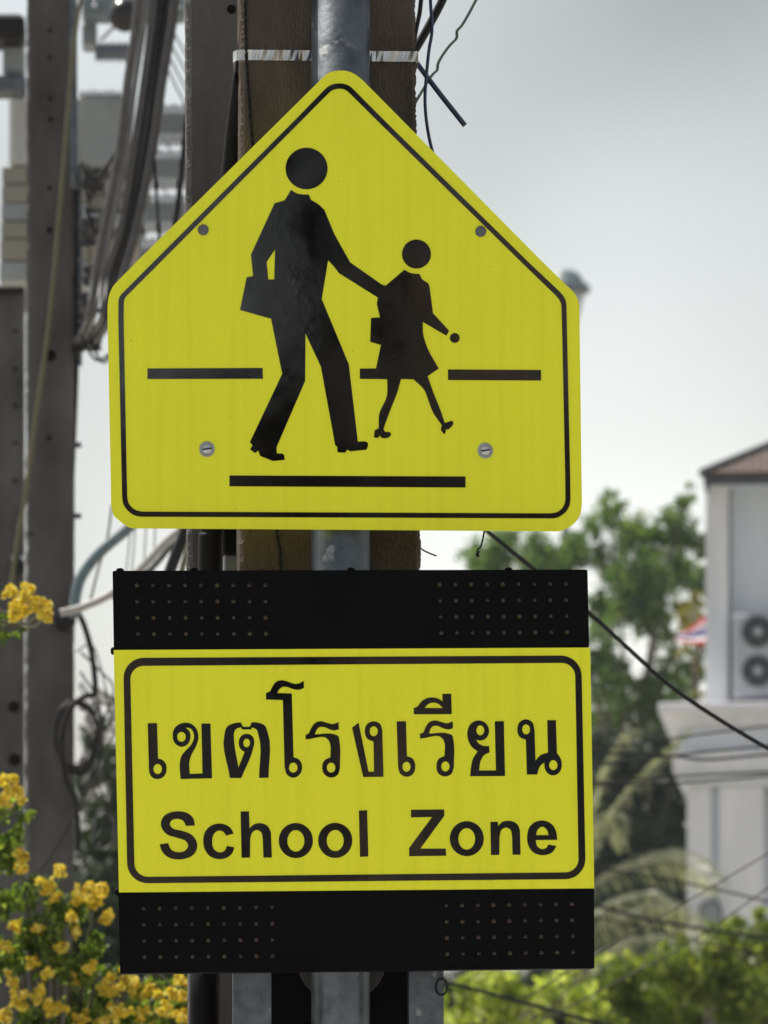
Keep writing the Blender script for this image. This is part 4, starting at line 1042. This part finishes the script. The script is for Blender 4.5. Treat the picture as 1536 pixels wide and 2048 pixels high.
# flowering shrub at the lower left
SY = 5.2; sk = PXM(SY)
shrub = thing('flowering_shrub', (P(60, 0, SY).x, SY, 0), 'shrub with clusters of yellow-orange flowers at the lower left', 'shrub')
fb = [(8, 1248, 26, .7), (40, 1262, 14, .6), (-30, 1270, 40), (15, 1630, 42), (40, 1665, 30, .8), (10, 1720, 45), (60, 1775, 48, .8), (130, 1815, 55, .8), (70, 1850, 60), (20, 1910, 60), (120, 1925, 60, .9), (200, 1895, 40, .7), (170, 1990, 55, .8), (280, 2035, 50, .8), (350, 1985, 34, .6), (60, 2040, 60), (335, 2050, 50, .7), (180, 2060, 60), (368, 1962, 22, .5), (-20, 1800, 60), (215, 1945, 26, .6), (360, 2010, 40), (300, 1975, 30, .8), (385, 2045, 30)]
put('foliage', foliage_mesh('foliage', pblobs(fb, SY, 0.10), LEAF_S, 0.028, 4.6, 31, 0.5), shrub)
fc = [(55, 1195, 32), (30, 1190, 24), (78, 1215, 26), (45, 1222, 26), (92, 1228, 12), (15, 1560, 24), (36, 1588, 18), (8, 1600, 18), (40, 1712, 20), (42, 1735, 14), (125, 1742, 18), (92, 1778, 26), (165, 1780, 26), (200, 1772, 26), (188, 1800, 24), (212, 1835, 16), (110, 1800, 16), (45, 2002, 30), (85, 1990, 24), (112, 2022, 24), (222, 1970, 34), (262, 1990, 34), (290, 2025, 28), (240, 2020, 26), (180, 1935, 14), (120, 1900, 12), (72, 1862, 14), (8, 1892, 16), (150, 1862, 11), (30, 1850, 11), (360, 1965, 16), (345, 1990, 12), (65, 1925, 11), (160, 2035, 18), (10, 2030, 18), (330, 2020, 20), (372, 1992, 16), (365, 2035, 20), (315, 1985, 14), (205, 2045, 18), (150, 1960, 13), (95, 1950, 12), (20, 1960, 14), (140, 1830, 12)]
for i, (x, y, r) in enumerate(fc):
    rf_ = random.Random(300 + i); bl = []
    for q in range(5):
        a = rf_.uniform(0, 6.28); d_ = (q > 0) * rf_.uniform(0.3, 0.75) * r; rq = max(r * rf_.uniform(0.40, 0.62) * (1.25 if q == 0 else 1.0), 10) * sk
        bl.append((P(x + math.cos(a) * d_, y + math.sin(a) * d_, SY - 0.12 + 0.06 * math.sin(i) + rf_.uniform(-0.04, 0.04)), (rq, rq, rq), 1.0))
    put('flower_cluster', foliage_mesh('flower_cluster', bl, FLOWER, 0.013, 2.6, 60 + i, 0.95), shrub)
sts = []
root_ = Vector((P(60, 0, SY).x, SY, 0.0))
rr = random.Random(8)
for x, y, r in fc[::2] + [(8, 1248, 5)]:
    tip = P(x, y + r * 0.5, SY - 0.05)
    if y < 1650:
        mid = P(-60, y + 260, SY)
    else:
        mid = P(x * 0.6 + 40, 2080, SY)
    sts.append(tube([root_ + Vector((rr.uniform(-.1, .1), 0, 0)), mid, tip], [0.012, 0.007, 0.003], 6))
build('stem', join(*sts), STEM, shrub, True)

# turn the house so that its left side lies along the line of sight
bpy.context.view_layer.update()
HYAW = R(-8.0)
piv = Vector(hs_.location)
hs_.rotation_euler.z = HYAW
rot = Matrix.Rotation(HYAW, 3, 'Z')
ac.location = piv + rot @ (Vector(ac.location) - piv)
ac.rotation_euler.z = HYAW

# ------------------------------------------------------------------ unseen trees and shophouse added opposite, shaping reflections in the black film and steel
def reflection_tree(x, y, h, r, label, seed):
    rr = random.Random(seed)
    root = thing('reflection_tree', (x, y, 0), label, 'tree', 'unseen trees added for reflections')
    build('trunk', tube([(x, y, 0), (x + 0.1, y, h * 0.35), (x, y, h * 0.75)], [0.2, 0.16, 0.06], 10), BARK, root, True)
    bl = []
    for i in range(16):
        a = rr.uniform(0, 6.28); q = rr.random() ** 0.5 * r
        bl.append((Vector((x + math.cos(a) * q, y + math.sin(a) * q, h * (0.48 + 0.48 * (i + rr.random()) / 16))), max(0.3, r * 0.38), 1.0))
    put('crown', foliage_mesh('crown', bl, LEAF_X, 0.20, 9.0, seed, 0.6), root)
reflection_tree(0.58, -20, 9.0, 0.50, 'unseen tall narrow tree added across the street for its reflection, in front of the shophouse', 71)
reflection_tree(4.6, -23, 6.6, 1.8, 'unseen broad tree added across the street for its reflection, right of the shophouse', 73)
CREAM = surf('cream_brown_render', (0.34, 0.25, 0.18), (0.48, 0.37, 0.28), rough=0.85, scale=0.8)
sh = thing('shophouse', (0.4, -27, 0), 'unseen cream-brown two-storey shophouse added across the street for its reflection', 'building')
build('wall', box(-2.8, 3.3, -33, -27, 0, 6.3), CREAM, sh)
build('roof', box(-3.1, 3.6, -33.3, -26.6, 6.31, 6.55), FASCIA, sh)
build('reflection_block', box(1.25, 2.7, -31, -27.2, 6.56, 8.1), CREAM, sh)  # unseen block added for a brown reflection in the child figure
for i in range(3):
    wn = build('window', box(-2.3 + 2.0 * i, -1.0 + 2.0 * i, -26.99, -26.93, 3.6, 5.0), FASCIA, sh)
    build('pane', box(-2.22 + 2.0 * i, -1.08 + 2.0 * i, -26.92, -26.91, 3.68, 4.92), PORCB, wn)
build('shutter', box(-2.3, 2.8, -26.99, -26.95, 0.1, 2.8), TGREY, sh)

# ------------------------------------------------------------------ haze over the street
hm = bpy.data.materials.new('haze_air'); hm.use_nodes = True
hn = hm.node_tree.nodes; hn.clear()
ho = hn.new('ShaderNodeOutputMaterial'); pv = hn.new('ShaderNodeVolumePrincipled')
pv.inputs['Color'].default_value = (0.86, 0.93, 1.0, 1); pv.inputs['Density'].default_value = 0.00030
pv.inputs['Anisotropy'].default_value = 0.2
hm.node_tree.links.new(pv.outputs[0], ho.inputs['Volume'])
tag(build('haze', box(-245, 245, -125, 305, -1.0, 26.0), hm), kind='stuff')
